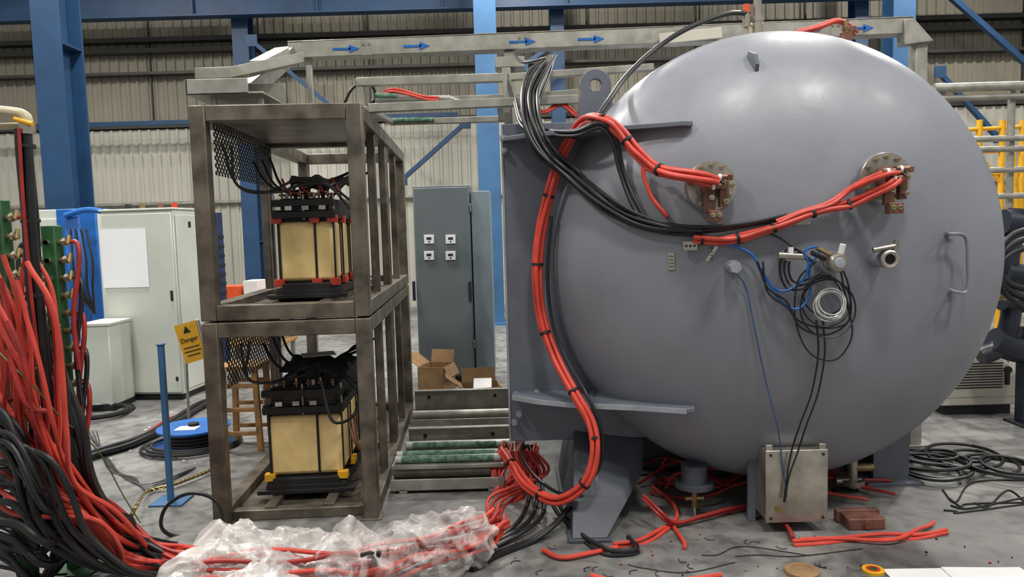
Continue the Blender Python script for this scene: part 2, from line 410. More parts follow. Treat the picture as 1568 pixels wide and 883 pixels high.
g.cyl('transmitter_gland_b', BLKM, q+Vector((-.05, -.03, .02)), q+Vector((-.12, -.05, .05)), .012, 12)
g.cyl('transmitter_gland_c', BRASS, q+Vector((-.03, -.03, .04)), q+Vector((-.09, -.03, .07)), .011, 12)
def label(u, v, w, h, m=STAIN, a=0):
    p = T(u, v, .004); n = TN(p); x = n.cross(Vector((0, 0, 1))).normalized(); x = -x if x.x < 0 else x; z = n.cross(x); z = -z if z.z < 0 else z
    R = Matrix((x, -n, z)).transposed() @ Matrix.Rotation(a, 3, 'Y')
    g.box('label_plates', m, p, (w, .003, h), R, .001)
    for i in range(4): g.box('label_print', BLKM, p+n*.002+z*(h*.2*(i-1.5)), (w*.7, .001, h*.04), R, 0)
label(1028,400,.033,.085); label(1090,388,.018,.09,STAIN,.6); label(1227,341,.09,.016)
g.revolve('drain_flange', LEGM, [(.07, 0), (.07, -.10), (.105, -.10), (.105, -.125), (0, -.125)], P(1063,745,4.0)+Vector((0, 0, .13)), (0, 0, 1), 32)
q = P(1063,748,4.0)
g.cyl('drain_valve', BRASS, q, q+Vector((0, 0, -.10)), .018, 14); g.cyl('drain_valve', BRASS, q+Vector((-.05, 0, -.05)), q+Vector((.05, 0, -.05)), .015, 14)
g.cyl('drain_handle', STAIN, q+Vector((0, 0, -.1)), q+Vector((0, -.02, -.15)), .008, 8)
q = P(1305,715,4.3); g.cyl('side_outlet', BRASS, q, q+Vector((.12, 0, 0)), .025, 14); g.revolve('side_outlet_flange', STAIN, [(0,0),(.07,0),(.07,.03),(0,.03)], q+Vector((0,0,-.1)), (0,0,1), 24)
g.cyl('side_outlet_pipe', STAIN, q+Vector((0,0,.15)), q+Vector((0,0,-.22)), .03, 16)
g.cyl('side_outlet_pipe', STAIN, q+Vector((-.1,0,-.08)), q+Vector((.05,0,-.08)), .022, 16); g.cyl('side_outlet_black', BLKM, q+Vector((-.12,-.02,-.16)), q+Vector((.02,-.02,-.16)), .04, 16)
q = P(1160,50,4.45); q.z = TZ+TR-.02
g.cyl('top_nozzle', TANK, q, q+Vector((0, 0, .06)), .04, 20); g.revolve('top_nozzle_flange', STAIN, [(0,0),(.06,0),(.06,.02),(0,.02)], q+Vector((0,0,.05)), (0,0,1), 24)
g.cyl('top_valve', STAIN, q+Vector((0,0,.06)), q+Vector((0,0,.16)), .03, 12); g.cyl('top_valve', STAIN, q+Vector((0,0,.17)), q+Vector((0,0,.32)), .024, 12); g.cyl('top_valve', STAIN, q+Vector((0,0,.15)), q+Vector((0,0,.18)), .036, 6)
g.cyl('top_valve_arm', BRASS, q+Vector((-.06,0,.13)), q+Vector((.03,0,.13)), .013, 12)
g.cyl('top_valve_cap', ORNG, q+Vector((-.065,0,.19)), q+Vector((-.065,0,.25)), .02, 12); g.cyl('top_valve_cap_b', STAIN, q+Vector((-.065,0,.12)), q+Vector((-.065,0,.19)), .024, 12)
g.cyl('top_valve_stem', STAIN, q+Vector((-.065,0,.0)), q+Vector((-.065,0,.20)), .012, 12)
g.done(30)

g = Grp('junction_box')
y = 3.72; A = P(1173,690,y); B = P(1265,684,y); C = P(1268,795,y)
x0, x1, z0, z1 = A.x, B.x, C.z, A.z
g.b2('box_body', STAIN, (x0, y, z0), (x1, y+.16, z1), .006)
g.b2('box_lid', STAIN, (x0-.006, y-.012, z0-.004), (x1+.006, y, z1+.004), .004)
g.b2('back_plate', TANKD, (x0-.04, y+.16, z0), (x1+.02, y+.19, z1+.12))
for x in (x0, x1-.035):
    g.b2('box_ears', STAIN, (x, y+.0, z1), (x+.035, y+.02, z1+.03))
for x in (x0+.02, x1-.02):
    for z in (z0+.02, z1-.02): g.cyl('lid_screws', BLKM, (x, y-.012, z), (x, y-.018, z), .007, 10)
g.cyl('cable_gland', BRASS, (x0+.06, y-.03, z0+.07), (x0+.06, y-.01, z0+.07), .018, 12)
g.b2('feet', TANKD, (x0-.04, y+.16, 0), (x0+.0, y+.19, z0)); g.b2('feet', TANKD, (x1-.02, y+.16, 0), (x1+.02, y+.19, z0))
g.done()

# =============== CABLES ON TANK =================
g = Grp('red_power_cable_bundle')
path = [pc1+Vector((-.01, -.055, .01)), pc1+Vector((-.09, -.06, .03)), T(1010,260,.08), T(975,233,.10), P(950,202,3.76), P(925,185,3.8), P(895,184,3.92), P(868,222,4.02), P(845,285,4.06), P(828,350,4.10), P(823,420,4.10), P(830,490,4.09), P(850,545,4.02), P(882,605,3.86), P(905,650,3.80), P(911,695,3.76), P(895,740,3.76), P(852,765,3.86), P(810,745,4.05), P(785,712,4.25), P(770,690,4.42)]
c, fr, R = g.bundle('cables', RED, path, 4, .0128, wob=.2, twist=2.5, k=9, seg=10)
g.ties(c, fr, R, 14, start=18)
path = [pc1+Vector((-.06, -.05, -.0)), T(1045,268,.08), T(1010,262,.07), T(985,258,.07), T(997,300,.04), T(1022,332,.03)]
g.bundle('cables_branch', RED, path, 2, .010, wob=.1)
g.done()
g = Grp('red_power_cable_bundle')
path = [pc2+Vector((-.01, -.055, -.01)), pc2+Vector((-.06, -.06, -.05)), T(1310,310,.08), T(1270,319,.06), T(1225,332,.05), T(1180,350,.04), T(1140,362,.035), T(1095,368,.035), T(1062,365,.035)]
c, fr, R = g.bundle('cables', RED, path, 3, .0115, wob=.25, k=9, twist=1.5, seg=10)
g.ties(c, fr, R, 12, start=20)
path = [pc2+Vector((-.01, -.055, .02)), pc2+Vector((-.08, -.06, .01)), T(1305,288,.08), T(1270,311,.06), T(1230,324,.055), T(1190,340,.045)]
g.bundle('cables_branch', RED, path, 2, .0115, wob=.2, k=9)
g.done()
g = Grp('cable_lugs')
for c0 in (pc1, pc2):
    for dx, dz in ((-.06, .02), (-.03, -.01), (-.0, .03)):
        g.cyl('crimps', COPPER, c0+Vector((dx-.02, -.055, dz)), c0+Vector((dx+.035, -.06, dz)), .015, 12); g.box('palms', COPPER, c0+Vector((dx+.045, -.055, dz)), (.035, .010, .028))
        g.cyl('white_sleeves', PAP, c0+Vector((dx-.005, -.0565, dz)), c0+Vector((dx+.008, -.057, dz)), .0165, 12)
g.done()
g = Grp('black_power_cable_bundle')
for k in range(5):
    o = k*7
    path = [P(850-o*.7,88+o*.3,4.5), P(838-o,110,4.35), P(822-o*.8,145,4.15), P(828-o*.9,190,4.0), P(850-o,232,3.96), P(887-o*.8,268,3.94), T(928-o*.6,300+o*.35,.06), T(970-o*.3,328+o*.4,.05), T(1015,343+o*.35,.035), T(1075,350+o*.25,.03), T(1140,344,.025), T(1205,332,.025)][:12 if k < 2 else 10]
    g.bundle('cables', BLK, path, 1 if k % 2 else 2, .0105, wob=.3, k=8)
path = [P(788,155,4.4), P(800,190,4.2), P(835,202,4.0), P(880,205,3.84), P(918,192,3.78), P(940,215,3.78), T(952,260,.06), T(965,300,.05), T(985,335,.05)]
g.bundle('cables_inner', BLK, path, 2, .0105, wob=.2)
path = [P(845,330,4.06), P(838,420,4.07), P(845,490,4.06), P(868,550,3.98), P(898,605,3.84), P(922,660,3.80), P(915,720,3.80), P(870,755,3.9), P(825,735,4.1), P(800,700,4.35), P(800,680,4.45)]
g.bundle('cable_follow', BLK, path, 1, .010, wob=.2)
g.done()
g = Grp('black_vent_hose')
g.tube('hose', BLK, smooth([P(1147,20,4.45), P(1110,22,4.4), P(1050,45,4.35), P(1000,78,4.3), P(958,118,4.15), P(928,160,3.9), P(905,190,3.85), P(870,205,3.9)], 10), .015, 10)
g.done()
g = Grp('instrument_hoses')
g.tube('blue_air_line', BLUEH, smooth([T(1095,372,.03), T(1125,376,.03), T(1152,390,.03), T(1165,415,.03), T(1182,438,.04), T(1202,445,.05), T(1228,430,.08), T(1238,405,.1), T(1232,385,.1), T(1250,378,.1), T(1268,388,.1)], 8), .006, 8)
g.tube('blue_air_line', BLUEH, smooth([T(1165,410,.03), T(1195,460,.05), T(1222,472,.06), T(1240,450,.07), T(1240,410,.09), T(1255,385,.1)], 8), .006, 8)
g.tube('blue_drop_line', mat('dull_blue', (56,80,130), .5), smooth([T(1125,415,.03), T(1142,440,.02), T(1155,500,.02), T(1172,580,.03), T(1190,650,.08), P(1196,690,3.69), P(1205,760,3.69)], 8), .0035, 6)
for k in range(3):
    cc = T(1262+k*3, 452+k*10, .05); g.ring('black_coil', BLK, cc, (.1*k-.1, -1, .1), .095+.022*k, .004, 36, 6)
for k in range(6):
    cc = T(1270, 465, .085+k*.004); g.ring('clear_coil', CLR, cc+Vector((rr(-.012,.012), 0, rr(-.012,.012))), (rr(-.15,.15), -1, rr(-.15, .25)), .068+rr(-.014,.014), .003, 36, 6)
for o in (0, 10):
    g.tube('black_drop_cables', BLK, smooth([T(1250+o,490,.06), T(1253+o,540,.04), T(1243+o,600,.04), T(1225+o,650,.08), P(1212+o,690,3.68), P(1205+o*.3,730,3.68), P(1200+o*.2,768,3.68)], 8), .0045, 6)
for k in range(2): g.tube('black_loops', BLK, smooth([T(1160+k*8,400,.04), T(1175,440+k*6,.05), T(1205,462+k*8,.06), T(1225,500-k*8,.05), T(1265,512-k*10,.05), T(1300,490,.06), T(1300-k*8,440,.08), T(1285,400,.1)], 8), .0045, 6)
g.tube('black_loops', BLK, smooth([T(1250,400,.1), T(1222,430,.08), T(1218,490,.05), T(1240,540,.04), T(1280,550,.04), T(1305,510,.05), T(1290,450,.06), T(1270,420,.08)], 8), .004, 6)
for k in range(3): g.tube('black_loops', BLK, smooth([T(1245-4*k,400,.1), T(1212+k*6,378+k*4,.08), T(1194+k*7,405,.05), T(1204+k*5,440-k*5,.05), T(1235,440-k*6,.08), T(1258,415,.1)], 8), .005, 6)
g.tube('black_loops', BLK, smooth([T(1075,360,.04), T(1130,372,.03), T(1160,355,.03), T(1190,362,.03), T(1215,378,.05)], 8), .005, 6)
p = T(1056,376,.03); g.box('terminal_block', STAIN, p, (.07, .03, .045))
for i in range(3): g.cyl('terminal_screws', BLKM, p+Vector((-.02+.02*i, -.016, 0)), p+Vector((-.02+.02*i, -.02, 0)), .006, 8)
g.done()

# =============== RACK + TRANSFORMERS =================
MR = Matrix.Translation((-1.66, 4.05, 0)) @ Matrix.Rotation(math.radians(3.1), 4, 'Z')
g = Grp('steel_equipment_rack', MR)
Wd, Dp, t = .83, 2.5, .085
for (z0, z1) in ((0, 1.14), (1.15, 2.31)):
    for x in (0, Wd):
        for y in (0, .62, 1.22, 1.32, 1.9, Dp):
            w = t if y in (0, Dp) else .05
            if x == 0 and y in (.62, 1.9): continue
            g.b2('posts', STEEL, (x-w/2, y-w/2, z0), (x+w/2, y+w/2, z1), .006)
        for z in (z0+t/2, z1-t/2):
            g.b2('side_rails', STEEL, (x-t/2, t/2, z-t/2), (x+t/2, Dp-t/2, z+t/2), .006)
    for y in (0, 1.27, Dp):
        for z in (z0+t/2, z1-t/2):
            if y == 0 and z0 == 0 and z < .1: continue
            g.b2('cross_rails', STEEL, (t/2, y-t/2, z-t/2), (Wd-t/2, y+t/2, z+t/2), .006)
    g.b2('shelf_pan', STEEL, (.04, .05, z0+.02), (Wd-.04, 2.4, z0+.035))
    for x in (.25, .58): g.b2('shelf_bearers', STEEL, (x-.03, .04, z0+.035), (x+.03, 2.4, z0+.075))
g.b2('cross_rails', STEEL, (.04, .02, 0.0), (Wd-.04, .09, .06), .006)
g.b2('top_sheet', STEEL, (0.04, .05, 2.25), (Wd-.04, 1.3, 2.262))
for x in (.0, Wd): g.b2('feet', STEEL, (x-.06, -.06, 0), (x+.06, .06, .008))
for z0, z1 in ((1.95, 2.22), (.76, 1.06)):
    for i in range(-8, 26):
        y0 = .06+i*.05
        for sgn in (1, -1):
            ya, za, yb, zb = y0, (z0 if sgn > 0 else z1), y0+.32, (z1 if sgn > 0 else z0)
            if ya < .06: f = (.06-ya)/(yb-ya); za += (zb-za)*f; ya = .06
            if yb > 1.24: f = (yb-1.24)/(yb-ya); zb -= (zb-za)*f; yb = 1.24
            if yb > ya+.01: g.beam('mesh_panels', BLKM, (.05, ya, za), (.05, yb, zb), .004, .007, 0)
for z in (2.12, .98):
    for k in range(3):
        y = .6+.2*k
        g.tube('internal_cables', BLK, smooth([(.1, y, z-.05+.03*k % .1), (.2, y-.03, z-.2), (.35+.05*k, y, z-.24-.02*k), (.6, y+.05, z-.16), (.76, y, z-.1)], 7), .009, 7)
g.done()

def transformer(name, x0, z0, w, h, cd_, y0, ncoil):
    g = Grp(name, MR); xm = x0+w/2
    ch = .13 if z0 > 1 else .16; hb = .09
    CL = REDP if z0 > 1 else YEL2
    L = ncoil*(cd_+.03)
    g.b2('base_core', BLKM, (x0+.02, y0-.03, z0), (x0+w-.02, y0+L+.03, z0+hb), .006)
    g.b2('top_core', BLKM, (x0+.02, y0+.02, z0+hb+h), (x0+w-.02, y0+L+.03, z0+hb+h+ch), .006)
    for i in range(9): g.b2('core_laminations', STEEL, (x0+.03, y0+.018, z0+hb+h+.012+i*.012), (x0+w-.03, y0+.021, z0+hb+h+.015+i*.012), 0)
    for zz in (z0+.03, z0+hb+h+.03, z0+hb+h+ch-.03):
        g.b2('clamp_bars', BLKM, (x0-.02, y0-.035, zz-.02), (x0+w+.02, y0+.0, zz+.02))
    for x in (x0, x0+w): g.b2('clamp_channels', BLKM, (x-.02, y0-.02, z0+hb+h+.005), (x+.02, y0+L, z0+hb+h+.06)); g.b2('clamp_channels', BLKM, (x-.02, y0-.02, z0+.01), (x+.02, y0+L, z0+.06))
    g.b2('foot_bars', BLKM, (x0-.07, y0-.05, z0), (x0+w+.07, y0+.02, z0+.025)); g.b2('foot_bars', BLKM, (x0-.07, y0+L-.05, z0), (x0+w+.07, y0+L+.02, z0+.025))
    for i in range(ncoil):
        ya = y0+i*(cd_+.03)
        g.b2('coils', YEL, (x0, ya, z0+hb+.01), (x0+w, ya+cd_, z0+hb+h-.01), .022)
        for fx in (.02, .68):
            g.b2('straps', BLKM, (x0+w*fx-.007, ya-.006, z0+hb-.01), (x0+w*fx+.007, ya+cd_+.006, z0+hb+h+.01), .002)
        for fy in (.1, .9): g.b2('straps', BLKM, (x0-.006, ya+cd_*fy-.01, z0+hb-.01), (x0+w+.006, ya+cd_*fy+.01, z0+hb+h+.01), .002)
        for zz in (z0+hb-.02, z0+hb+h-.02):
            if z0 < 1 and zz > z0+.2: continue
            for xa in (x0-.03, x0+w-.03):
                for yy in (ya-.02, ya+cd_-.03): g.b2('coil_spacers', CL, (xa, yy, zz), (xa+.06, yy+.05, zz+.045))
            if z0 > 1: g.b2('coil_spacers', CL, (xm+.03, ya-.02, zz), (xm+.09, ya+.01, zz+.045))
    zt = z0+hb+h+ch
    for i in range(6):
        x = x0+.03+i*w/6
        g.cyl('terminals', BRASS, (x, y0+.03, zt-.02), (x, y0+.03, zt+.05), .008, 8); g.box('terminal_pads', COPPER, (x, y0+.03, zt+.02), (.03, .04, .012))
        g.cyl('terminal_bushings', PAP if i % 3 == 0 else BLKM, (x+.02, y0+.06, zt), (x+.02, y0+.06, zt+.03), .012, 10)
        if i % 2: g.tube('leads', BLK, smooth([(x, y0+.03, zt+.04), (x+.02, y0-.02, zt+.07), (x+.05, y0+.12, zt+.08), (x+.03, y0+.3, zt+.0)], 6), .007, 7)
    for x in (x0-.012, x0+w*.5, x0+w+.012): g.cyl('tie_rods', STAIN, (x, y0-.01, z0+hb+h), (x, y0-.01, zt+.02), .006, 8)
    for k in range(3): g.box('nameplates', STAIN if k else PAP, (x0+.08+k*.1, y0-.037, z0+hb+h+.07), (.04, .002, .025), None, 0)
    bm = g.bm('cover_sheet', DSHEET if z0 > 1 else BLKM); vs = []; fs = []
    for j in range(14):
        for i in range(20):
            x = x0+.06+(w+.08)*i/19; y = y0+.06+.35*j/13
            vs.append((x, y, zt+.12+.05*noise.noise(Vector((x*9, y*9, z0)))-(.04 if i in (0, 19) or j in (0, 13) else 0)))
    for j in range(13):
        for i in range(19): fs.append((j*20+i, j*20+i+1, (j+1)*20+i+1, (j+1)*20+i))
    g._new(bm, vs, fs)
    if z0 < 1: g.box('paper_note', PAP, (x0+.28, y0+.18, zt+.165), (.2, .16, .002), Matrix.Rotation(.3, 3, 'Z'), 0)
    g.done(50)
transformer('transformer', .28, 1.228, .33, .38, .26, .40, 3)
transformer('transformer', .20, .078, .43, .38, .28, .26, 3)
g = Grp('transformer_lead_wires', MR)
for k in range(4):
    zb = 2.02 if k < 2 else .9
    g.tube('leads', BLK, smooth([(.08+.02*k, .1+.1*(k % 2), zb+.1), (.12, .2, zb-.12), (.25+.05*(k % 2), .3, zb-.16), (.45, .33, zb-.08-.04*(k % 2)), (.6, .35, zb-.12), (.72, .4, zb-.26+.05*(k % 2))], 8), .008, 7)
g.tube('looped_lead', BLK, smooth([(.55, .15, .76), (.60, .1, .56), (.66, .12, .52), (.73, .2, .56), (.75, .22, .72), (.70, .2, .86)], 8), .009, 8)
for k in range(4): g.tube('red_leads', REDD, smooth([(.3+.1*k, .5, 1.95), (.35+.1*k, .45, 1.87), (.5+.05*k, .5, 1.85)], 6), .007, 7)
for k in range(3): g.tube('brown_leads', COPPER, smooth([(.66, .35+.1*k, .45), (.70, .3+.1*k, .35-.05*k), (.75, .4+.1*k, .22), (.72, .5, .12)], 7), .008, 7)
g.done()

# =============== OVERHEAD TRUNKING =================
g = Grp('overhead_cable_trunking')
y = 5.2; a = P(445,80,y); b = P(1392,42,y)
g.beam('main_run', GALV, a, b, .12, .105, .004)
g.beam('lid', STAIN, a+Vector((0,0,.056)), b+Vector((0,0,.056)), .128, .006, .001)
D = (b-a).normalized()
for i in range(1, 8, 2):
    p = a+(b-a)*(i/8+.0); g.beam('joint_plates', GALV, p-D*.035, p+D*.035, .124, .106, .001)
    for sx in (-.02, .02):
        q = p+D*sx+Vector((0,-.062,.02)); g.cyl('joint_bolts', STAIN, q, q+Vector((0,-.008,0)), .008, 8)
for u in (530,638,800,905,1237,1318):
    p = P(u, 78-(u-445)*.040, y-.0635)
    g.b2('arrow_stickers', BLUEH, (p.x-.09, p.y-.001, p.z-.008), (p.x+.03, p.y+.001, p.z+.008), 0)
    g.poly('arrow_stickers', BLUEH, [(p.x+.02, p.y-.001, p.z-.026), (p.x+.090, p.y-.001, p.z), (p.x+.02, p.y-.001, p.z+.026)], .002, (0, 1, 0), 0)
p1 = P(1010,60,5.1); p2 = P(1105,50,5.1); g.beam('cover_piece', BEIGE, p1, p2, .02, .07, .003)
g.beam('sloped_run', GALV, P(440,82,5.2), P(372,140,4.7), .16, .10)
g.beam('sloped_run_rear', GALV, P(432,80,5.0), P(395,100,4.6), .10, .06)
q0 = P(288,138,4.15)
g.b2('end_channel_base', GALV, (q0.x, 4.12, 2.385), (q0.x+.42, 4.55, 2.395))
g.b2('end_channel_side', GALV, (q0.x, 4.12, 2.385), (q0.x+.34, 4.13, 2.47)); g.b2('end_channel_side', GALV, (q0.x, 4.54, 2.385), (q0.x+.42, 4.55, 2.52))
g.b2('end_channel_side', GALV, (q0.x, 4.12, 2.385), (q0.x+.01, 4.55, 2.47))
g.poly('end_channel_top', GALV, [(q0.x, 4.25, 2.5), (q0.x+.2, 4.25, 2.5), (q0.x+.52, 4.62, 2.66), (q0.x+.45, 4.7, 2.66), (q0.x, 4.5, 2.5)], .06, (0, 0, 1))
for x in (q0.x+.1, q0.x+.36): g.b2('support_feet', GALV, (x, 4.2, 2.31), (x+.03, 4.23, 2.39))
g.b2('support_feet', GALV, (q0.x+.3, 4.5, 2.31), (q0.x+.33, 4.53, 2.39))
p = P(473, 90, 5.2); g.b2('droppers', GALV, (p.x-.02, 5.18, 2.31), (p.x+.02, 5.22, p.z))
p = P(780,80,5.2); g.b2('post', GALV, (p.x-.035, 5.16, .0), (p.x+.035, 5.23, p.z)); g.b2('post_bracket', GALV, (p.x-.1, 5.1, p.z-.12), (p.x+.1, 5.26, p.z-.05))
g.b2('post_foot', GALV, (p.x-.1, 5.1, 0), (p.x+.1, 5.3, .01))
p = P(1408,62,5.2); g.b2('post', GALV, (p.x-.05, 5.15, .0), (p.x+.03, 5.25, p.z)); g.b2('post_foot', GALV, (p.x-.1, 5.1, 0), (p.x+.1, 5.3, .01))
g.poly('end_gusset', GALV, [P(1385,30,5.12), P(1400,28,5.12), P(1430,62,5.12), P(1385,68,5.12)], .1, (0, 1, 0))
g.done()

g = Grp('busbar_support_rails')
for (u0, v0, u1, v1, yy, th) in ((548,126,775,119,4.6,.05), (775,119,1000,103,4.6,.04), (565,166,885,152,4.5,.05), (570,158,780,150,4.75,.045), (598,187,775,182,5.3,.04), (790,150,885,142,4.6,.04)):
    g.beam('rails', GALV, P(u0,v0,yy), P(u1,v1,yy), .05, th)
g.beam('uprights', GALV, P(550,120,4.6), P(556,172,4.6), .04, .04)
g.beam('uprights', GALV, P(775,105,4.6), P(779,190,4.6), .05, .05)
g.beam('cross_ties', GALV, P(560,166,4.5), P(600,187,5.3), .04, .03)
g.beam('cross_ties', GALV, P(765,155,4.5), P(768,182,5.3), .04, .03)
for k in range(4): g.tube('tubes', CLR, [P(575,150+k*2,4.52+.04*k), P(690+5*k,149+k*2,4.52+.04*k)], .013, 10)
g.tube('green_wrap', GRT, [P(575,146,4.5), P(608,146,4.5)], .016, 12); g.tube('green_wrap', GRT, [P(600,184,5.25), P(665,183,5.25)], .016, 12)
g.done()
g = Grp('red_overhead_cables')
g.bundle('cables', RED, PP([(580,148,4.55), (598,138,4.5), (625,143,4.5), (650,149,4.5), (672,151,4.5)]), 2, .008, wob=.3)
g.bundle('cables_b', RED, PP([(790,158,4.6), (830,172,4.5), (860,160,4.5), (885,178,4.45)]), 2, .008)
g.bundle('cables_c', RED, PP([(1218,52,4.7), (1250,42,4.7), (1285,32,4.8), (1310,50,5.0)]), 3, .010)
g.tube('black_cable', BLK, smooth(PP([(525,165,4.7), (540,135,4.7), (565,125,4.65), (575,150,4.65), (560,165,4.7)]), 8), .009, 7)
g.done()
g = Grp('top_port_terminal')
p = Vector((P(1290,40,4.8).x, 4.75, 2.6)); g.cyl('neck', TANK, p-Vector((0,0,.02)), p+Vector((0,0,.06)), .08, 24); g.cyl('flange', STAIN, p+Vector((0,0,.06)), p+Vector((0,0,.085)), .12, 32); g.box('terminal', COPPER, p+Vector((0,0,.13)), (.06,.05,.1)); g.cyl('terminal_stud', BRASS, p+Vector((0,0,.1)), p+Vector((0,0,.25)), .015); g.box('terminal_top', COPPER, p+Vector((.02,0,.2)), (.08,.03,.03))
g.done()
g = Grp('trunking_drop_cables')
for k in range(6):
    g.tube('cables_black', BLK, smooth(PP([(840+k*2,85,4.5), (826+k*3,115,4.35), (812+k*3,150,4.2), (802+k*4,185,4.15), (815+k*4,206,4.1)]), 8), .008, 7)
g.tube('cables_black', BLK, smooth(PP([(785,80,5.0), (800,95,4.8), (830,90,4.6), (850,85,4.5)]), 8), .009, 7)
for k in range(3): g.tube('cable_b', BLK, smooth(PP([(775,110+k*5,4.6), (790,160,4.5), (812+k*4,185,4.3)]), 8), .007, 7)
g.done()

# =============== FLOOR-LEVEL CHANNELS =================
g = Grp('floor_cable_tray')
for yy, xa, xb, hh in ((5.9, -.85, -.02, .26), (5.0, -.78, -.02, .18), (4.45, -.78, -.08, .14)):
    g.b2('rear_web', GALV, (xa, yy+.28, .02), (xb, yy+.295, hh)); g.b2('tray_base', STEEL, (xa, yy, .03), (xb, yy+.29, .045)); g.b2('front_lip', GALV, (xa, yy-.01, .02), (xb, yy+.005, .09))
    g.b2('top_lip', GALV, (xa, yy+.25, hh), (xb, yy+.30, hh+.012))
    for x in (xa+.05, xb-.1): g.b2('bearers', GALV, (x, yy-.01, 0), (x+.05, yy+.3, .03))
    for x in (xa+.12, xb-.15): g.cyl('web_bolts', BLKM, (x, yy+.27, hh-.05), (x, yy+.28, hh-.05), .014, 8)
    g.cyl('conduit', GALV, (xa, yy+.14, .09), (xb, yy+.14, .09), .04, 18)
for k, (yy, zz) in enumerate(((4.53, .19), (4.60, .20), (5.03, .13))):
    g.cyl('green_wrapped_tubes', GRT, (-.72, yy, zz), (-.14, yy, zz), .024, 14)
    g.cyl('tube_ends', CLR, (-.76, yy, zz), (-.72, yy, zz), .022, 14); g.cyl('tube_ends', CLR, (-.14, yy, zz), (-.10, yy, zz), .022, 14)
g.b2('tube_rack', GALV, (-.78, 4.48, .14), (-.08, 4.66, .165))
g.done()
def cbox(g, a, w, d, h, yaw):
    M = Matrix.Translation(a) @ Matrix.Rotation(yaw, 4, 'Z'); s = g.M; g.M = M
    for (p, q) in (((-w/2,-d/2,0),(w/2,-d/2+.006,h)), ((-w/2,d/2-.006,0),(w/2,d/2,h)), ((-w/2,-d/2,0),(-w/2+.006,d/2,h)), ((w/2-.006,-d/2,0),(w/2,d/2,h)), ((-w/2,-d/2,0),(w/2,d/2,.006))): g.b2('walls', CARD, p, q, .001)
    g.beam('flaps', CARD, (-w/2, 0, h), (-w/2-.14, 0, h+.10), d*.9, .005, 0); g.beam('flaps', CARD, (w/2, 0, h), (w/2+.05, 0, h-.1), d*.9, .005, 0); g.beam('flaps', CARD, (0, d/2, h), (0, d/2+.03, h+.12), w*.9, .005, 0)
    g.M = s
g = Grp('cardboard_box')
bx = G(738,622); cbox(g, (bx.x, 6.5, .0), .34, .3, .24, .15)
g.box('packing', PAP, (bx.x+.02, 6.5, .21), (.16, .16, .1), Matrix.Rotation(.4, 3, 'X'))
g.done()
g = Grp('cardboard_box'); cbox(g, (P(668,600,6.9).x, 7.0, .0), .26, .3, .34, -.3); g.done()
g = Grp('scrap_on_floor_tray')
for k in range(5): g.tube('wire_offcuts', RED if k < 2 else BLK, smooth([(-.7+.1*k, 5.7, .02), (-.5+.05*k, 5.75, .05), (-.3, 5.6+.03*k, .02)], 6), .008, 6)
g.done()

# =============== CABINETS (mid ground) =================
g = Grp('grey_electrical_cabinet')
y = 7.6; xa = P(636,400,y).x; xb = P(722,400,y).x; zt = P(676,284,y).z
g.b2('body', CABG, (xa, y, .1), (xb, y+.5, zt), .006); g.b2('plinth', BLKM, (xa+.02, y+.02, 0), (xb-.02, y+.48, .1))
g.b2('front_door', CABG, (xa+.01, y-.025, .12), (xb-.01, y-.002, zt-.02), .006)
g.b2('side_section', CABL, (xb+.012, y+.02, .1), (P(753,400,y).x, y+.5, P(735,292,y).z), .006); g.b2('plinth', BLKM, (xb+.02, y+.04, 0), (P(750,400,y).x, y+.48, .1))
for u in (657, 690):
    for v in (366, 391):
        p = P(u, v, y-.03); g.box('meters', PAP, p, (.10, .02, .09)); g.box('meter_glass', BLKM, p+Vector((0, -.011, .008)), (.05, .004, .025)); g.cyl('meter_screws', BLKM, p+Vector((0,-.01,-.025)), p+Vector((0,-.014,-.025)), .008, 10)
for u in (720, 634):
    p = P(u, 445, y-.04); g.box('handles', mat('dark_handle', (30,34,60), .4), p, (.03, .03, .2))
for z in (.4, 1.8): g.b2('hinges', STAIN, (xb-.0, y-.03, z), (xb+.012, y, z+.08))
g.done()

g = Grp('white_control_cabinet')
y = 7.3; xa = P(155,450,y).x; xb = P(272,450,y).x; zt = P(210,322,y).z
Mc = Matrix.Translation((xb, y, 0)) @ Matrix.Rotation(math.radians(-6), 4, 'Z'); g.M = Mc; w = xb-xa
g.b2('body', WHT, (-w, 0, .06), (0, .6, zt), .008); g.b2('plinth', BLKM, (-w+.02, .02, 0), (-.02, .58, .06))
g.b2('door', WHT, (-w+.01, -.02, .08), (-.01, -.002, zt-.03), .006)
g.b2('top_cap', WHT, (-w-.01, -.02, zt), (.01, .62, zt+.02), .006)
g.b2('side_panel', WHT, (0.002, .03, .1), (.012, .57, zt-.05)); g.b2('side_vent', mat('navy', (24,44,84), .5), (.002, .60, .2), (.14, .72, zt-.02))
for i in range(14): g.b2('vent_fins', BLKM, (.14, .61, .3+i*.1), (.15, .71, .33+i*.1), 0)
g.b2('paper_sheet', mat('paper_bright', (240,242,246), .7, 0, .01), (-w+.0, -.028, 1.14), (-w+.48, -.024, 1.72), 0)
g.b2('lock', BLKM, (-.06, -.03, 1.0), (-.035, -.02, 1.1)); g.b2('lock', BLKM, (-.06, -.03, .2), (-.035, -.02, .24)); g.b2('side_tag', BLKM, (.012, .25, 1.72), (.015, .3, 1.78))
for i, x in enumerate((-.65, -.5, -.3, -.15)): g.cyl('top_items', [BLKM, BRASS, RUST, REDP][i], (x, .3, zt+.02), (x, .3, zt+.08), .03, 10)
g.done()
g = Grp('white_control_cabinet')
y = 8.3; xa = P(58,400,y).x; xb = P(150,400,y).x; zt = P(100,320,y).z
g.b2('body', WHT, (xa, y, .05), (xb, y+.6, zt), .008); g.b2('plinth', BLKM, (xa, y, 0), (xb, y+.55, .05))
g.b2('blue_frame', BLUEH, (P(95,400,y).x, y-.05, .5), (P(155,400,y).x, y-.01, zt+.0), .01)
